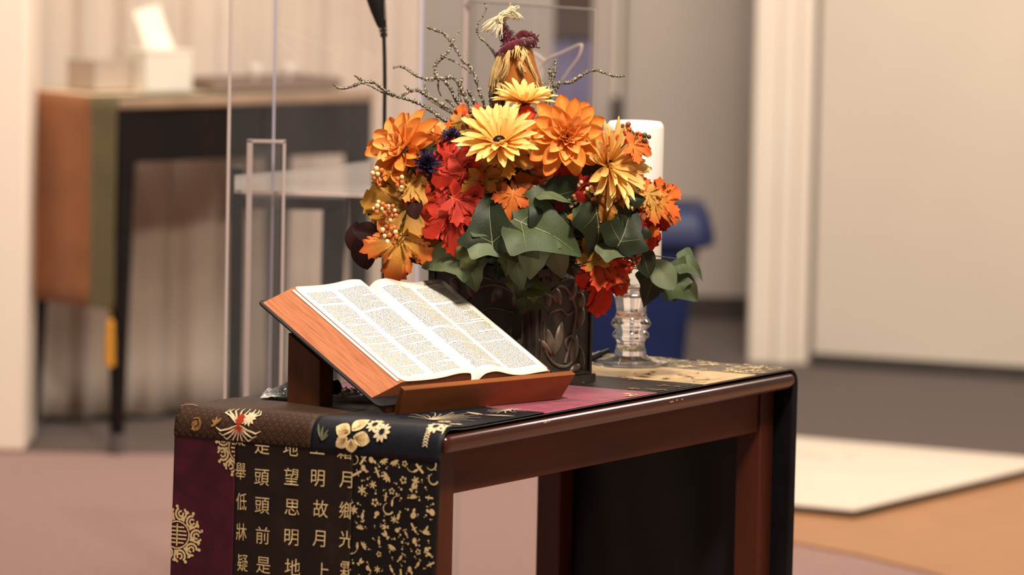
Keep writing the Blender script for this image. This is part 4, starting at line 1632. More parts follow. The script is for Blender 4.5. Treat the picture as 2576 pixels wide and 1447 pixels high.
DH = [(10, 0.98, 0.20, 3, orp, 0.06, -0.02, 0.04, 0.7, 0.0), (10, 0.88, 0.19, 19, orp, 0.06, 0.03, 0.02, 0.7, 0.0), (9, 0.66, 0.155, 36, orpi, 0.05, 0.06, 0.04, 0.8, 0.0), (8, 0.46, 0.11, 52, orpi, 0.04, 0.08, 0.04, 0.9, 0.0), (7, 0.32, 0.075, 66, orpi, 0.02, 0.10, 0.02, 1.0, 0.0)]
bloom('orange_dahlia', 'large orange dahlia facing forward at upper right of the bouquet', 'flower', 'orange dahlias in the vase', 1424, 346, -0.035, (0.12, -0.95, 0.25), 106, DH, 0, None, 0.2)
bloom('orange_dahlia', 'orange dahlia at the upper left turned away to the left', 'flower', 'orange dahlias in the vase', 1018, 378, 0.0, (-0.62, -0.62, 0.45), 108, DH, 0, None, 0.5)
TH = [(14, 0.95, 0.12, 35, navyp, 0.08, 0.0, -0.05, 0.6, 0.0), (12, 0.8, 0.11, 60, navyp, 0.05, 0.05, -0.03, 0.6, 0.0), (8, 0.6, 0.09, 78, navyp, 0.03, 0.08, 0.0, 0.6, 0.0)]
bloom('navy_blossom', 'small dark navy blossom under the left dahlia', 'flower', 'navy blossoms in the vase', 1072, 418, -0.012, (0.1, -0.8, 0.5), 42, TH, 0, None)
bloom('navy_blossom', 'small dark navy blossom half hidden left of the middle daisy', 'flower', 'navy blossoms in the vase', 1138, 352, 0.005, (-0.1, -0.5, 0.8), 36, TH, 0, None)

# ---- berries
BM = {c: mat('berry_' + c, rgb, 0.35, 0.5, var=0.12, scale=200) for c, rgb in
      {'cream': (240, 206, 150), 'orange': (206, 112, 48), 'rust': (160, 74, 34), 'red': (178, 52, 26), 'green': (96, 84, 44), 'brown': (96, 48, 28)}.items()}
BERRY = {}


def berry_mesh(c):
    if c not in BERRY:
        me = MB().ball((0, 0, 0), 1.0, 12, 8).mesh('berry')
        me.materials.append(BM[c])
        me.polygons.foreach_set('use_smooth', [True] * len(me.polygons))
        BERRY[c] = me
    return BERRY[c]


def berries(label, blobs, cols, dy):
    """blobs: (px, py, rx, ry, count, radius px)"""
    x0, y0 = blobs[0][:2]
    P0 = at(x0, y0, dome_y(x0, y0) + dy)
    t = thing('berry_sprig', label, 'berries', P0, 'berry sprigs in the vase')
    s = MB()
    rs = random.Random(int(x0 * 7 + y0))
    for px, py, rx, ry, cnt, br in blobs:
        done = []
        tr = 0
        while len(done) < cnt and tr < 4000:
            tr += 1
            a, r = rs.uniform(0, 6.28), math.sqrt(rs.random())
            x, y = px + rx * r * math.cos(a), py + ry * r * math.sin(a)
            dz = rs.uniform(-0.9, 0.9) * br
            if all((x - q[0]) ** 2 + (y - q[1]) ** 2 + (dz - q[2]) ** 2 > (1.85 * br) ** 2 for q in done):
                done.append((x, y, dz))
                Y = dome_y(x0, y0) + dy + dz / F_PX * 8.2
                rad = br * rs.uniform(.88, 1.08) / F_PX * Y
                Pb = at(x, y, Y)
                inst(berry_mesh(rs.choice(cols)), 'berry', t, Matrix.Translation(Pb) @ Matrix.Diagonal((rad, rad, rad, 1)))
                s.tube([Pb, P0 + Vector((0, 0.012, -0.004))], 0.0006, 4)
    stem_to(s, P0 + Vector((0, 0.012, -0.004)), 0.0012)
    s.build('stem', stemm, t)


berries('larger cluster of cream and orange berries on the golden olive leaves', [(958, 522, 20, 16, 9, 6.2), (982, 535, 18, 20, 11, 6.2)], ['cream', 'cream', 'orange', 'orange', 'rust'], -0.055)
berries('cream and orange berries above the large orange yellow leaf', [(980, 588, 21, 21, 15, 6.3)], ['cream', 'orange', 'orange', 'rust', 'cream'], -0.085)
berries('pale orange berries at the tip below the left dahlia', [(950, 438, 20, 17, 9, 6.5), (953, 463, 5, 5, 1, 5)], ['cream', 'orange', 'orange'], -0.05)
berries('small string of orange berries between left leaves', [(1008, 458, 10, 15, 6, 6.2), (1006, 477, 6, 6, 2, 6.2)], ['orange', 'orange', 'cream'], -0.045)
berries('cream and green berries under the crimson leaves', [(1490, 486, 22, 15, 11, 6.2), (1440, 505, 9, 14, 5, 6), (1462, 462, 8, 6, 2, 6)], ['cream', 'green', 'orange'], -0.016)
berries('brown and orange berries in front of the candle top', [(1577, 326, 13, 18, 9, 6.6), (1614, 347, 20, 10, 10, 6.4)], ['rust', 'brown', 'green', 'orange', 'red'], -0.05)
berries('red berries above the low red leaves at right', [(1590, 648, 22, 20, 11, 6.6), (1582, 672, 8, 8, 2, 6.4)], ['red', 'red', 'rust'], -0.022)
berries('dark orange berries tucked beneath the low red leaves', [(1556, 706, 12, 14, 6, 6.2)], ['orange', 'green', 'rust'], -0.02)
berries('purple brown berries left of the middle daisy', [(1183, 302, 10, 20, 7, 6.4)], ['brown', 'orange', 'rust', 'brown'], -0.004)

# ---- glittered twigs
twm = mat('glitter_twig', (226, 212, 180), 0.35, 0.7, scale=480, col2=(48, 40, 26), bump=0.8, metal=0.1)
_cr = [n for n in twm.node_tree.nodes if n.type == 'VALTORGB'][0]
_cr.color_ramp.elements[0].position, _cr.color_ramp.elements[1].position = 0.5, 0.62


def twig(label, lines, dy):
    P0 = None
    t = thing('glitter_twig', label, 'twig', STEM0, 'glittered twigs in the vase')
    rs = random.Random(len(label))
    first = True
    for ln in lines:
        pts = ln[0]
        wd = ln[1]
        d = dy + (ln[2] if len(ln) > 2 else 0.0)
        n = len(pts)
        P = []
        for i, (x, y) in enumerate(pts):
            P.append(at(x, y, BC.y + d * (0.3 + 0.7 * i / max(1, n - 1)) + 0.02))
        if first:
            a = STEM0 + Vector((rs.uniform(-.02, .02), rs.uniform(-.02, .02), 0))
            P = [a, a.lerp(P[0], 0.6)] + P
        P = smoothpts(P, 9)
        m = len(P)
        rad = []
        for i in range(m):
            f = i / (m - 1)
            rad.append(max(0.0005, (wd * 1.45 * (1 - 0.55 * f) / F_PX * 8.3 / 2) * rs.uniform(0.5, 1.45)))
        o = MB().tube(P, rad, 6).build('branch' if first else 'side_shoot', twm, t, angle=180)
        first = False


twig('longest glittered twig reaching left past the black cable',
     [([(1150, 325), (1115, 300), (1080, 275), (1040, 254), (1000, 243), (965, 225), (940, 208), (915, 207), (895, 214), (870, 222), (852, 221), (836, 210)], 9),
      ([(917, 208), (905, 199), (892, 190)], 7), ([(990, 242), (960, 232), (935, 218), (915, 210)], 4)], -0.03)
twig('glittered twig curving left with a hooked side shoot',
     [([(1185, 325), (1150, 290), (1110, 262), (1085, 246), (1068, 236), (1052, 227), (1035, 229), (1012, 240), (995, 243)], 10),
      ([(1035, 229), (1024, 221), (1014, 211)], 6), ([(1150, 290), (1112, 270), (1075, 245), (1064, 232)], 6), ([(1110, 262), (1085, 246), (1068, 220), (1075, 205), (1092, 202)], 4)], 0.0)
twig('forked glittered twig with a tip ending in a small hook',
     [([(1205, 320), (1180, 260), (1160, 222), (1141, 196), (1118, 197), (1100, 197), (1075, 200), (1045, 189), (1022, 173), (1003, 167), (989, 171)], 9),
      ([(1100, 198), (1095, 178), (1097, 160), (1118, 141), (1131, 124), (1136, 108)], 8), ([(1110, 138), (1130, 148), (1160, 165), (1185, 185)], 4), ([(1103, 198), (1103, 225), (1110, 242)], 4), ([(1115, 200), (1135, 225), (1145, 250), (1165, 285)], 7)], 0.02)
twig('upright glittered twig with a long arching tip',
     [([(1232, 320), (1220, 270), (1205, 225), (1193, 185), (1180, 165), (1166, 155), (1152, 132), (1138, 110), (1118, 86), (1098, 77), (1074, 68)], 9),
      ([(1138, 106), (1148, 90), (1157, 76)], 4), ([(1180, 163), (1179, 150), (1177, 135)], 3), ([(1215, 255), (1208, 232), (1203, 215)], 5)], 0.035)
twig('thick tangle of short glittered twigs beside the straw doll',
     [([(1215, 330), (1190, 285), (1170, 245), (1158, 215), (1163, 196)], 12), ([(1200, 320), (1170, 280), (1150, 255), (1138, 235)], 10, -.02), ([(1225, 325), (1205, 280), (1190, 250), (1175, 225)], 11, -.03), ([(1236, 310), (1236, 260), (1232, 215)], 12), ([(1180, 262), (1180, 290), (1184, 325)], 6), ([(1155, 205), (1156, 240), (1160, 285)], 8), ([(1185, 330), (1140, 265), (1120, 250)], 8, .02)], 0.0)
twig('thin curly brown twig rising beside the straw doll',
     [([(1248, 250), (1247, 180), (1247, 145), (1241, 130), (1222, 108), (1206, 92), (1200, 77), (1203, 60), (1215, 40), (1223, 22), (1219, 6)], 5.5)], 0.03)
twig('glittered twig stretching out to the right in a wave',
     [([(1372, 290), (1382, 240), (1398, 212), (1416, 209), (1436, 206), (1456, 194), (1478, 181), (1500, 177), (1520, 183), (1545, 191), (1572, 192)], 9)], 0.0)
twig('short bushy glittered twig right of the straw doll',
     [([(1372, 285), (1378, 240), (1388, 205), (1395, 175), (1397, 150)], 12), ([(1380, 235), (1384, 205), (1382, 172)], 10), ([(1388, 240), (1402, 222), (1412, 200)], 8), ([(1372, 250), (1340, 222), (1356, 211), (1374, 210)], 3.5)], 0.012)

# ---- straw doll on a pick
DP = BC.y + 0.0
dolly = lambda x, y, d=0.0: at(x, y, DP + d)
PXM = DP / F_PX
doll = thing('straw_doll', 'straw doll with burgundy knitted hat and raffia hair above the bouquet', 'doll', STEM0)
huskm = mat('corn_husk', (196, 120, 44), 0.7, 0.3, var=0.35, scale=30, stretch=(1, 1, 0.2), col2=(150, 82, 26), translucent=0.1)
straw = mat('pale_straw', (250, 232, 194), 0.7, 0.3, var=0.15, scale=60, translucent=0.15)
raf = mat('raffia', (240, 202, 136), 0.7, 0.3, var=0.25, scale=60, translucent=0.15)
wool = mat('burgundy_wool', (92, 18, 36), 0.95, 0.1, var=0.3, scale=150, bump=1.0, sheen=0.5)
prof_ = [(100, 8), (112, 30), (128, 36), (150, 40), (175, 46), (200, 54), (222, 56), (240, 50), (258, 30)]
hb = MB()
vsb = []
for y, hw in prof_:
    for k in range(20):
        a = 2 * math.pi * k / 20
        c = dolly(1304 + (y - 100) * 0.03, y)
        rr_ = hw * PXM * (1 + 0.05 * math.sin(5 * a))
        vsb.append(c + Vector((math.cos(a) * rr_, math.sin(a) * rr_ * 0.8, 0)))
fsb = []
for i in range(len(prof_) - 1):
    for k in range(20):
        k2 = (k + 1) % 20
        fsb.append((i * 20 + k, i * 20 + k2, (i + 1) * 20 + k2, (i + 1) * 20 + k))
fsb += [tuple(range(20)), tuple(range((len(prof_) - 1) * 20, len(prof_) * 20))]
hb.add(vsb, fsb).build('husk_body', huskm, doll, angle=180)
MB().tube([dolly(1258, 215), dolly(1254, 250), dolly(1252, 290), STEM0 + Vector((0.01, 0, 0))], [14 * PXM, 18 * PXM, 14 * PXM, 0.002], 10).build('pick', mat('brown_pick', (92, 52, 26), 0.8, 0.2, var=0.2, scale=60), doll)
hat = MB()
hat.tube(smoothpts([dolly(1258, 55), dolly(1266, 75), dolly(1277, 95), dolly(1288, 112), dolly(1300, 126)], 4),
         [9 * PXM + (18 * PXM) * (i / 16) ** 1.6 for i in range(17)], 16)
hat.tube(smoothpts([dolly(1250, 138, -.02), dolly(1268, 124, -.026), dolly(1292, 112, -.026), dolly(1318, 106, -.02), dolly(1338, 98, -.012)], 4),
         [(6 + 4 * math.sin(i / 16 * 3)) * PXM for i in range(17)], 12)
hat.tube(smoothpts([dolly(1300, 95, .01), dolly(1315, 84, .01), dolly(1332, 90, .005), dolly(1342, 100, 0)], 4), 9 * PXM, 10)
rs = random.Random(4)
for k in range(26):
    x, y = rs.uniform(1325, 1340), rs.uniform(84, 112)
    hat.tube([dolly(x, y, rs.uniform(-.01, .01)), dolly(x + rs.uniform(6, 14), y + rs.uniform(-10, 10), rs.uniform(-.01, .01)), dolly(x + rs.uniform(12, 20), y + rs.uniform(-4, 16), rs.uniform(-.01, .01))], 1.5 * PXM, 5)
for k in range(700):
    f = rs.random()
    a = rs.uniform(0, 6.28)
    if k % 2:
        c, hw = dolly(1260 + 38 * f, 58 + 66 * f), (9 + 24 * f ** 1.3) * PXM
    else:
        c, hw = dolly(1254 + 84 * f, 136 - 36 * f, -.022), 11 * PXM
    d = Vector((math.cos(a), math.sin(a), rs.uniform(-.5, .5)))
    hat.tube([c + d * hw * 0.8, c + d * (hw + rs.uniform(1.5, 6) * PXM) + Vector((0, 0, -4 * PXM))], 1.0 * PXM, 4)
hat.build('knitted_hat', wool, doll, angle=180)


def strands(name, m, sets, w):
    mb = MB()
    for (pts, cnt, spread) in sets:
        for k in range(cnt):
            P = []
            ox, oy, od = rs.gauss(0, 1), rs.gauss(0, 1), rs.gauss(0, 1)
            for i, (x, y, d) in enumerate(pts):
                f = i / (len(pts) - 1)
                s = spread * (0.25 + f)
                P.append(dolly(x + ox * s + rs.gauss(0, 1), y + oy * s * 0.8 + rs.gauss(0, 1), d + od * s * PXM))
            P = smoothpts(P, 3)
            mb.tube(P, [w * PXM * rs.uniform(.6, 1.2) * (1 - 0.5 * i / len(P)) for i in range(len(P))], 4)
    return mb.build(name, m, doll, angle=180)


strands('straw_tuft', straw, [([(1262, 68, 0), (1258, 52, 0), (1250, 48, 0), (1236, 58, -.004), (1220, 74, -.004)], 26, 5), ([(1262, 66, 0), (1268, 44, 0), (1282, 30, 0), (1296, 38, 0), (1302, 46, 0)], 34, 4.5),
                              ([(1262, 62, 0), (1272, 35, 0), (1286, 24, 0), (1293, 18, 0)], 24, 5), ([(1262, 60, -.01), (1258, 46, -.01), (1265, 36, -.008), (1280, 40, -.004)], 26, 5), ([(1260, 62, -.01), (1256, 76, -.01), (1252, 92, -.01)], 14, 6)], 2.0)
strands('raffia_hair', raf, [([(1290, 112, -.02), (1268, 130, -.024), (1252, 160, -.022), (1243, 195, -.016), (1240, 225, -.012)], 46, 5), ([(1285, 116, -.024), (1275, 145, -.03), (1272, 175, -.028), (1256, 200, -.02)], 34, 6),
                             ([(1262, 190, -.02), (1258, 215, -.02), (1272, 235, -.022)], 20, 5), ([(1316, 112, -.02), (1324, 140, -.024), (1336, 175, -.02), (1352, 208, -.014)], 22, 3.5), ([(1312, 116, -.024), (1316, 140, -.03), (1308, 165, -.032), (1318, 180, -.032)], 22, 4),
                             ([(1300, 112, -.026), (1302, 126, -.03), (1304, 140, -.03)], 24, 9), ([(1345, 200, -.016), (1350, 222, -.016), (1356, 236, -.016)], 14, 6)], 1.9)
MB().tube(smoothpts([dolly(1312, 170, -.038), dolly(1315, 190, -.042), dolly(1308, 210, -.042), dolly(1311, 228, -.042)], 4), 1.2 * PXM, 5).build('thread', stemd, doll)
# ================================================================== BACKGROUND FURNITURE
# curtain
cm_ = mat('beige_curtain', (200, 182, 166), 0.9, 0.15, var=0.05, scale=6, sheen=0.2)
cu0, cu1 = Vector((-1.62, 13.52, 0)), Vector((at(1046, 500, 14.3).x, 14.30, 0))
cdv = cu1 - cu0
cdn = Vector((-cdv.y, cdv.x, 0)).normalized()
rs = random.Random(2)
fr = [rs.uniform(0.7, 1.3) for _ in range(40)]


def curt(a, b):
    ln = cdv.length * a
    z = 0.012 + 2.7 * b
    w = 0.020 * math.sin(ln * 46 + 1.5 * math.sin(ln * 9)) + 0.012 * math.sin(ln * 23 + 2) + 0.006 * math.sin(ln * 100 + b * 3)
    hem = 0.012 * (0.5 + 0.5 * math.sin(ln * 30 + 1)) * (1 - min(1, b * 20))
    return cu0 + cdv * a + cdn * (w * (0.7 + 0.3 * b)) + ZV * (z + hem)


tag(MB().grid(curt, 320, 20).build('curtain', cm_, solid=0.002, angle=180), 'long pleated beige curtain hanging behind the dark draped table', 'curtain')

# dark altar table behind
A0 = onz(290, 1147, 0.0)
PH = R(42)
ALd = Vector((math.cos(PH), math.sin(PH), 0))
AEd = Vector((-math.sin(PH), math.cos(PH), 0))
AH, AL_, AW = 0.915, 0.855, 0.40


def ap(w, l, z):
    return Vector((A0.x, A0.y, 0)) + ALd * l + AEd * w + ZV * z


AXA = (AEd, ALd, ZV)
dk = mat('black_stained_wood', (24, 18, 17), 0.7, 0.12, var=0.2, scale=12)
alt = thing('draped_table', 'dark blackish wooden table with runner standing before the curtain', 'table', ap(AW / 2, AL_ / 2, 0))
MB().box(ap(AW / 2, AL_ / 2, AH - 0.014), (AW, AL_, 0.028), AXA).build('tabletop', mat('table_top_lit_brown', (150, 124, 100), 0.3, 0.5, var=0.15, scale=8), alt, bevel=0.008)  # lit look of the dark top painted as a paler brown
for w in (0.012, AW - 0.012):
    ring = [ap(w, 0.01, AH - 0.028), ap(w, 0.01, AH - 0.165), ap(w, AL_ - 0.06, AH - 0.165), ap(w, AL_ - 0.02, AH - 0.155), ap(w, AL_ - 0.006, AH - 0.12), ap(w, AL_ - 0.006, AH - 0.028)]
    MB().prism(ring, AEd * 0.02).build('apron', dk, alt, bevel=0.003)
for l in (0.012, AL_ - 0.03):
    MB().box(ap(AW / 2, l + 0.01, AH - 0.095), (AW - 0.03, 0.02, 0.13), AXA).build('apron', dk, alt, bevel=0.003)
for w, l in ((0.0, 0.0), (AW, 0.0), (0.0, AL_), (AW, AL_)):
    sw, sl = (1 if w == 0 else -1), (1 if l == 0 else -1)
    mb = MB()
    vs = []
    for z, t in ((0.0, 0.026), (AH - 0.03, 0.058)):
        for a, b in ((0, 0), (1, 0), (1, 1), (0, 1)):
            vs.append(ap(w + sw * (0.006 + a * t), l + sl * (0.006 + b * t), z))
    mb.add(vs, [(0, 1, 2, 3), (4, 5, 6, 7), (0, 1, 5, 4), (1, 2, 6, 5), (2, 3, 7, 6), (3, 0, 4, 7)])
    lg_ = mb.build('leg', dk, alt, bevel=0.003)
    c = ap(w + sw * 0.019, l + sl * 0.019, 0.026)
    MB().box(c, (0.031, 0.031, 0.052), AXA).build('ferrule', mat('grey_metal_ferrule', (104, 96, 94), 0.4, 0.5, metal=0.4), lg_, bevel=0.002)

# its runner with hanging tassel
ra = thing('orange_runner', 'orange cloth runner with olive border hanging over the dark table end', 'table runner', ap(AW / 2, 0.1, AH))
orc = mat('burnt_orange_cloth', (148, 94, 56), 0.85, 0.15, var=0.14, scale=9, sheen=0.2)
olc = mat('olive_border_cloth', (106, 94, 60), 0.85, 0.15, var=0.12, scale=12, sheen=0.2)
crc = mat('lit_top_cloth', (240, 212, 176), 0.7, 0.3, var=0.06, scale=9)  # bright, lit top of the runner painted in as near-white cream
DB = at(170, 781, A0.y).z


def adrop(w0, w1, m, name, off):
    def fn(a, b):
        w = w0 + (w1 - w0) * a
        z = AH + 0.003 + (DB - AH) * b
        return ap(w, -0.004 - off - 0.004 * math.sin(w * 30 + b * 3) * b, z)
    MB().grid(fn, 12, 14).build(name, m, ra, solid=0.002)


adrop(0.108, AW + 0.0, orc, 'orange_panel', 0.002)
adrop(0.004, 0.110, olc, 'olive_border', 0.003)
MB().grid(lambda a, b: ap(0.108 + (AW - 0.108) * a, -0.006 + 0.38 * b, AH + 0.0035), 4, 8).build('top_panel', crc, ra, solid=0.002)
MB().grid(lambda a, b: ap(0.004 + 0.106 * a, -0.007 + 0.38 * b, AH + 0.0035), 3, 8).build('top_border', olc, ra, solid=0.002)
MB().box(ap(0.06, -0.008, DB + 0.03), (0.10, 0.003, 0.05), AXA).build('hem_band', olc, ra, bevel=0.001)
tz0, tz1 = at(277, 806, A0.y).z, at(277, 920, A0.y).z
tm = mat('golden_tassel', (206, 142, 44), 0.7, 0.3, var=0.25, scale=60, stretch=(1, 1, 0.1))
tb = ap(0.008, -0.016, 0)
MB().lathe([(0.0015, DB - tz0 + tz0 - tz0 + 0.0), (0.0015, 0.0)], 8, tb + ZV * tz0).build('tassel_cord', tm, ra)
MB().lathe([(0.0, tz0 + 0.004), (0.008, tz0), (0.011, tz0 - 0.012), (0.010, tz0 - 0.02), (0.0125, tz0 - 0.05), (0.0135, tz1), (0.0, tz1 + 0.002)], 16, tb).build('tassel', tm, ra)


# things standing on that table
def on_alt(px, py, z=None):
    return onz(px, py, AH + (z or 0.004))


def upbox(name, label, cat, x0, x1, y0, y1, base_y, depth, m, bev=0.003, ang=0.0, group=None, parts=None):
    P0, P1 = on_alt(x0, base_y), on_alt(x1, base_y)
    Yc = (P0.y + P1.y) / 2
    cx = (at(x0, y1, Yc).x + at(x1, y1, Yc).x) / 2
    w = at(x1, y1, Yc).x - at(x0, y1, Yc).x
    h = at((x0 + x1) / 2, y0, Yc).z - (AH + 0.004)
    c = Vector((cx, Yc + depth / 2, AH + 0.006 + h / 2))
    return c, w, h


cardb = mat('pale_box_card', (214, 204, 188), 0.7, 0.3, var=0.04, scale=6)
greyb = mat('grey_box_card', (170, 152, 136), 0.7, 0.3, var=0.06, scale=6)
along = (ALd, AEd, ZV)
P = ap(0.16, 0.245, AH + 0.006)
wb = thing('white_box', 'square white box on the dark draped table behind', 'box', P)
MB().box(P + ZV * 0.051, (0.155, 0.10, 0.102), along).build('box_body', cardb, wb, bevel=0.003)
MB().box(P + ZV * 0.104, (0.159, 0.104, 0.010), along).build('lid', cardb, wb, bevel=0.002)
P = ap(0.22, 0.105, AH + 0.008)
gb = thing('grey_box', 'low greyish box left of the white box on the far table', 'box', P)
MB().box(P + ZV * 0.038, (0.125, 0.12, 0.072), along).build('box_body', greyb, gb, bevel=0.003)
MB().box(P + ZV * 0.0765, (0.128, 0.123, 0.006), along).build('lid', greyb, gb, bevel=0.002)
yb = ap(0.30, 0.18, 0).y
cc = [at(x, y, yb) for x, y in ((335, 28), (398, 12), (442, 132), (376, 152))]
mz = min(c.z for c in cc)
lowz = AH + 0.006
dvec = (cc[3] - cc[0]).normalized()
ext = (cc[3].z - lowz) / max(0.2, -dvec.z)
cc[2] = cc[2] + dvec * ext * 1.0
cc[3] = cc[3] + dvec * ext
tag(MB().prism(cc, Vector((0, 0.006, 0))).build('white_card', mat('white_card', (250, 240, 222), 0.6, 0.3), bevel=0.001), 'tall white card leaning askew behind the white box', 'card')
P = ap(0.2, 0.60, AH + 0.003)
tr = thing('low_tray', 'long low brownish tray on the right of the far table', 'tray', P)
trm = mat('tray_brown', (128, 108, 94), 0.5, 0.4)
MB().box(P + ZV * 0.004, (0.44, 0.2, 0.006), along).build('base', trm, tr, bevel=0.001)
for s in (-1, 1):
    MB().box(P + AEd * (s * 0.098) + ZV * 0.018, (0.44, 0.005, 0.024), along).build('rim', trm, tr, bevel=0.001)
    MB().box(P + ALd * (s * 0.2175) + ZV * 0.018, (0.005, 0.19, 0.024), along).build('rim', trm, tr, bevel=0.001)
cupm = mat('white_porcelain', (246, 236, 222), 0.25, 0.5)
for (x, lab) in ((545, 'small white cup beside the white box on the far tray'), (722, 'small white cup in the middle of the far tray'), (806, 'small white cup at the right end of the far tray')):
    l = 0.36 + (x - 545) / 261.0 * 0.36
    P = ap(0.2, l, AH + 0.0105)
    cpt = thing('small_cup', lab, 'cup', P, 'small white cups on the far tray')
    MB().lathe([(0.0, 0.0), (0.008, 0.0), (0.006, 0.005), (0.005, 0.02), (0.012, 0.028), (0.019, 0.04), (0.02, 0.055), (0.017, 0.055), (0.014, 0.04), (0.0, 0.033)], 20, P).build('cup_body', cupm, cpt)

# ---- clear acrylic lectern behind the bouquet
ac = clear_sheet('clear_acrylic', (0.985, 0.98, 0.98), 0.012, 0.12)
acs = clear_sheet('clear_acrylic_shelf', (0.94, 0.92, 0.9), 0.22, 0.3)
eg = mat('edge_glint_warm', (196, 178, 172), 0.25, 0.6)  # light caught in the acrylic edges, painted as opaque strip colours
egl = mat('edge_glint_lavender', (190, 184, 206), 0.2, 0.6)
egd = mat('edge_glint_faint', (150, 138, 132), 0.25, 0.5)
lec = thing('acrylic_lectern', 'tall clear acrylic lectern with etched leaf emblem behind the bouquet', 'lectern', Vector((at(1030, 700, 9.3).x, 9.3, 0)))


def vx(px, Y, py=700):
    """plan point of a vertical line seen at px"""
    P = at(px, py, Y)
    return Vector((P.x, P.y, 0))


def vsheet(a, b, z0, z1, name, m, t=0.006):
    d = (b - a)
    n = Vector((-d.y, d.x, 0)).normalized()
    return MB().box((a + b) / 2 + ZV * ((z0 + z1) / 2), (d.length, t, z1 - z0), (d.normalized(), n, ZV)).build(name, m, lec, smooth=False)


def vedge(p, z0, z1, w, name, m, d=Vector((1, 0, 0))):
    n = Vector((-d.y, d.x, 0))
    return MB().box(p + ZV * ((z0 + z1) / 2), (w, 0.009, z1 - z0), (d, n, ZV)).build(name, m, lec, bevel=0.001)


pA, pA2 = vx(575, 9.05), vx(1046, 9.50)
pB, pB2 = vx(687, 9.25), vx(1158, 9.62)
pC, pC2 = vx(1162, 9.60), vx(1489, 9.30, 150)
ztop = 1.62
zC = at(1400, 17, 9.4).z
vsheet(pA, pA2, 0.0, ztop, 'side_pane', ac)
vsheet(pB, pB2, 0.0, ztop, 'side_pane', ac)
vsheet(pC, pC2, 0.0, zC, 'front_panel', ac)
vedge(pA + Vector((-0.003, -0.004, 0)), 0.0, ztop, 0.0055, 'pane_edge', eg)
vedge(pB + Vector((-0.003, -0.004, 0)), 0.0, ztop, 0.0048, 'pane_edge', egl)
vedge(pA2 + Vector((0.003, -0.004, 0)), 0.0, ztop, 0.006, 'pane_edge', egl)
vedge(pB2 + Vector((0.002, -0.006, 0)), 0.0, ztop, 0.009, 'pane_edge', eg)
vedge(pC2 + Vector((0.003, -0.004, 0)), 0.0, zC, 0.004, 'pane_edge', egd)
dC = (pC2 - pC)
nC = Vector((-dC.y, dC.x, 0)).normalized()
MB().box((pC + pC2) / 2 + ZV * zC, (dC.length, 0.009, 0.003), (dC.normalized(), nC, ZV)).build('top_edge', egd, lec, bevel=0.001)
# upright bracket with light edges
YP = 9.18
x0, x1 = at(617, 700, YP).x, at(714, 700, YP).x
zt_ = at(665, 351, YP).z
MB().box(((x0 + x1) / 2, YP, zt_ / 2), (x1 - x0, 0.012, zt_), None).build('bracket', clear_sheet('clear_acrylic_bracket', (0.96, 0.95, 0.94), 0.04, 0.3), lec, smooth=False)
for xx, w in ((x0 + 0.005, 0.010), (x1 - 0.0025, 0.005)):
    MB().box((xx, YP - 0.008, zt_ / 2), (w, 0.005, zt_), None).build('bracket_edge', eg, lec, bevel=0.001)
MB().box(((x0 + x1) / 2, YP - 0.008, zt_ - 0.003), (x1 - x0, 0.005, 0.0055), None).build('bracket_edge', eg, lec, bevel=0.001)
# shelf
YS = 9.22
zs = at(810, 493, YS).z
sh = [onz(590, 487, zs), onz(930, 499, zs), onz(930, 415, zs), onz(720, 440, zs), onz(590, 452, zs)]
MB().prism(sh, (0, 0, 0.008)).build('shelf', acs, lec, smooth=False)
fe0, fe1 = sh[0], sh[1]
dd = fe1 - fe0
MB().box((fe0 + fe1) / 2 + ZV * 0.004 - Vector((0, 0.004, 0)), (dd.length, 0.004, 0.0075), (dd.normalized(), Vector((-dd.y, dd.x, 0)).normalized(), ZV)).build('shelf_edge', eg, lec, bevel=0.001)
# etched emblem on the front panel
et = mat('etched_frost', (216, 200, 190), 0.8, 0.2)


def onC(px, py):
    return onplane(px, py, pC - nC * (0.0042 if nC.y > 0 else -0.0042), nC)


mbx = MB()
for ln in ([(1376, 150), (1390, 142), (1410, 134), (1432, 124), (1450, 115), (1462, 112), (1464, 116), (1461, 130), (1454, 146), (1442, 163), (1428, 182), (1413, 203)],
           [(1376, 150), (1366, 160), (1356, 176), (1351, 196), (1352, 214)],
           [(1318, 132), (1334, 131), (1350, 137), (1362, 146), (1372, 153)]):
    mbx.tube(smoothpts([onC(x, y) for x, y in ln], 3), 0.0022, 6)
mbx.build('etched_emblem', et, lec)
disc_ = [onC(1330 + 38 * math.cos(2 * math.pi * k / 24), 182 + 44 * math.sin(2 * math.pi * k / 24)) for k in range(24)]
MB().prism(disc_, Vector((0, -0.0005, 0))).build('etched_disc', et, lec, smooth=False)

# ---- added dark frame: far table's apron reflection and legs seen in the acrylic
bs = thing('reflection_frame', 'black metal stand with upright post seen through the clear acrylic', 'frame', Vector((at(595, 700, 10.6).x, 10.6, 0)))
bm_ = mat('dark_frame_tone', (24, 21, 22), 0.4, 0.5, var=0.3, scale=30)
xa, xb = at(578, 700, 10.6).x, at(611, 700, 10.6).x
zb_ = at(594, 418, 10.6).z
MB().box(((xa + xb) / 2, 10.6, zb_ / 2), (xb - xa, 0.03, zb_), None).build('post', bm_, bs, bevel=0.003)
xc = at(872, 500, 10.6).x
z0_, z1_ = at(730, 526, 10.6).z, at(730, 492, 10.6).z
MB().box(((xb + xc) / 2, 10.6, (z0_ + z1_) / 2), (xc - xb, 0.03, z1_ - z0_), None).build('apron_reflection', bm_, bs, bevel=0.003)
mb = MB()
xq0, xq1 = at(806, 700, 10.6).x, at(872, 526, 10.6).x
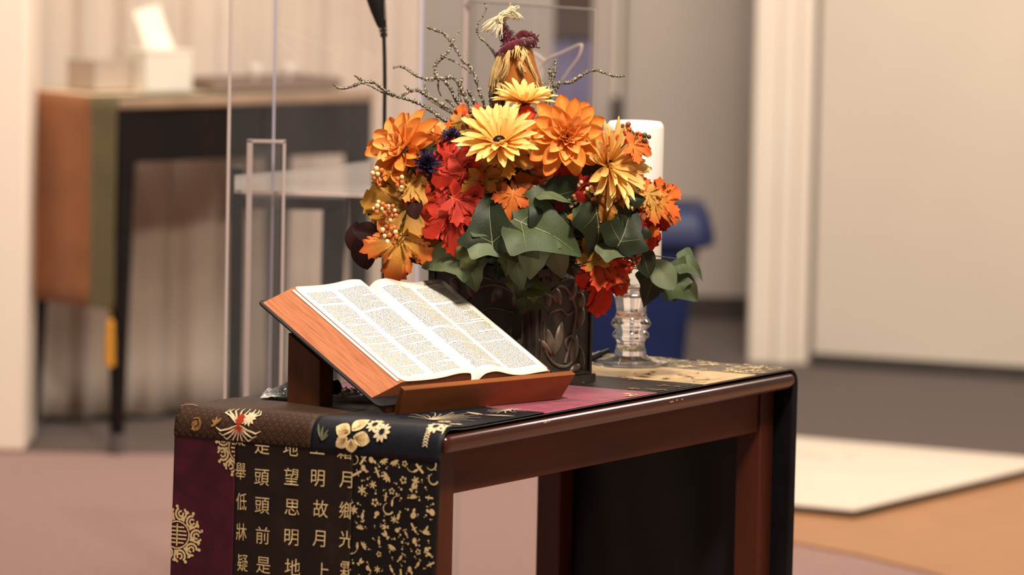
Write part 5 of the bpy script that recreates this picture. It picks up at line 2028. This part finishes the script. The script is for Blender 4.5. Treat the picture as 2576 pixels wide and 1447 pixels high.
mb.prism([Vector((at(812, 526, 10.6).x, 10.59, z0_)), Vector((at(872, 526, 10.6).x, 10.59, z0_)), Vector((at(846, 700, 10.6).x - 0.005, 10.59, 0.0)), Vector((at(802, 720, 10.6).x, 10.59, 0.0))], (0, 0.03, 0))
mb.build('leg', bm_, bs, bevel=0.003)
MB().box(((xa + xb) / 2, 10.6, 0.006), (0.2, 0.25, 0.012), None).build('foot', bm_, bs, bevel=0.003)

# ---- black microphone cable with its plug
YM = 9.02
cb = thing('microphone_cable', 'black microphone cable hanging with its tapered plug at the top', 'cable', Vector((at(967, 700, YM).x, YM, 0)))
rub = mat('black_rubber', (20, 18, 18), 0.45, 0.45)
px2 = YM / F_PX
ax_ = [(940, -40, 26), (945, -5, 24), (952, 25, 20), (958, 52, 15), (961, 66, 11.5)]
MB().tube([at(x, y, YM) for x, y, r in ax_], [r * px2 for x, y, r in ax_], 20).build('plug', rub, cb)
MB().tube([at(968, 4, YM - 0.011), at(969, 50, YM - 0.007)], [3 * px2, 2 * px2], 8).build('latch', mat('silver_latch', (168, 150, 138), 0.3, 0.6, metal=0.5), cb)
sl = MB()
for y0, y1, r in ((64, 71, 11), (73, 80, 10), (82, 93, 9)):
    sl.tube([at(962 + (y0 - 64) * 0.14, y0, YM), at(962 + (y1 - 64) * 0.14, y1, YM)], r * px2, 16)
sl.build('strain_relief', rub, cb)
fl = Vector((at(966, 600, YM).x, YM, 0.006))
MB().tube(smoothpts([at(962, 60, YM), at(966, 95, YM), at(968, 200, YM), at(967, 330, YM), at(966, 600, YM), fl + ZV * 0.05, fl + Vector((0.05, 0.02, 0)), fl + Vector((0.3, 0.1, 0))], 4), 5 * px2, 10).build('cord', rub, cb)

# ---- blue bin in the alcove
YB = 14.6
bb0, bb1 = at(1400, 600, YB).x, at(1800, 560, YB).x
bt = at(1600, 522, YB).z
bx_ = (bb0 + bb1) / 2
bw = (bb1 - bb0) / 2
bin_ = thing('recycling_bin', 'tall blue plastic bin standing behind the white candle', 'bin', Vector((bx_, YB + 0.2, 0)))
blue = mat('blue_plastic', (15, 30, 74), 0.5, 0.4, var=0.12, scale=8)


def rrect(hw, hd, r, z, n=6):
    out = []
    for sx, sy, a0 in ((1, 1, 0), (-1, 1, 90), (-1, -1, 180), (1, -1, 270)):
        for k in range(n + 1):
            a = R(a0 + 90 * k / n)
            out.append(Vector((bx_ + sx * (hw - r) + r * math.cos(a), YB + 0.2 + sy * (hd - r) + r * math.sin(a), z)))
    return out


def loft(rings, name, m, par, cap0=True, cap1=True):
    n = len(rings[0])
    fs = []
    for i in range(len(rings) - 1):
        for k in range(n):
            fs.append((i * n + k, i * n + (k + 1) % n, (i + 1) * n + (k + 1) % n, (i + 1) * n + k))
    if cap0:
        fs.append(tuple(range(n)))
    if cap1:
        fs.append(tuple((len(rings) - 1) * n + k for k in range(n)))
    return MB().add([p for r in rings for p in r], fs).build(name, m, par, angle=50)


loft([rrect(bw * 0.62, 0.13, 0.03, 0.0), rrect(bw * 0.72, 0.16, 0.035, bt * 0.5), rrect(bw * 0.80, 0.19, 0.04, bt * 0.8)], 'bin_body', blue, bin_)
loft([rrect(bw * 0.86, 0.2, 0.04, bt * 0.79), rrect(bw, 0.215, 0.05, bt * 0.81), rrect(bw * 1.0, 0.215, 0.05, bt * 0.86), rrect(bw * 0.93, 0.2, 0.05, bt * 0.97), rrect(bw * 0.88, 0.18, 0.05, bt)], 'bin_lid', blue, bin_)

# ---- hanging cloth seen through the lectern
YH = 15.6
h0, h1 = at(1391, 200, YH).x, at(1488, 200, YH).x
hg = thing('wall_hanging', 'narrow dull blue hanging with dark top seen through the acrylic panel', 'hanging', Vector(((h0 + h1) / 2, YH, 0)))
zA, zB = at(1440, 95, YH).z, at(1440, -60, YH).z
bl_ = mat('dull_blue_cloth', (118, 110, 138), 0.9, 0.1, var=0.12, scale=8)
MB().grid(lambda a, b: Vector((h0 + (h1 - h0) * a, YH + 0.008 * math.sin(a * 16), zA * b)), 24, 4).build('blue_cloth', bl_, hg, solid=0.004)
MB().box(((h0 + h1) / 2, YH, (zA + zB) / 2), (h1 - h0, 0.05, zB - zA), None).build('dark_header', mat('dark_brown_fabric', (84, 70, 64), 0.9, 0.1), hg, bevel=0.004)

# ---- white board lying on the boards
Q0 = onz(2150, 1298, 0.012)
WB = thing('floor_board', 'large white flat board with dark edge lying on the wooden floor', 'board', Q0 + E_ * 0.4 + L_ * 0.6 - ZV * 0.007)
bwh = mat('white_board_face', (216, 198, 178), 0.6, 0.35, var=0.04, scale=4)
MB().box(Vector((Q0.x, Q0.y, 0)) + E_ * 0.42 + L_ * 0.6 + ZV * 0.014, (0.84, 1.2, 0.016), (E_, L_, ZV)).build('dark_edge', mat('dark_board_edge', (66, 50, 36), 0.6, 0.3), WB, bevel=0.001)
MB().box(Vector((Q0.x, Q0.y, 0)) + E_ * 0.424 + L_ * 0.604 + ZV * 0.0235, (0.84, 1.2, 0.003), (E_, L_, ZV)).build('white_face', bwh, WB, bevel=0.0008)
mk = MB()
for x, y, w, d in ((2022, 1143, 0.03, 0.05), (2062, 1150, 0.07, 0.06), (2140, 1152, 0.035, 0.05)):
    P = onz(x, y, 0.0252)
    mk.box(P, (w, d, 0.0004), (-E_, L_, ZV))
mk.build('grey_scuffs', mat('grey_scuff', (196, 180, 164), 0.8, 0.2), WB, smooth=False)
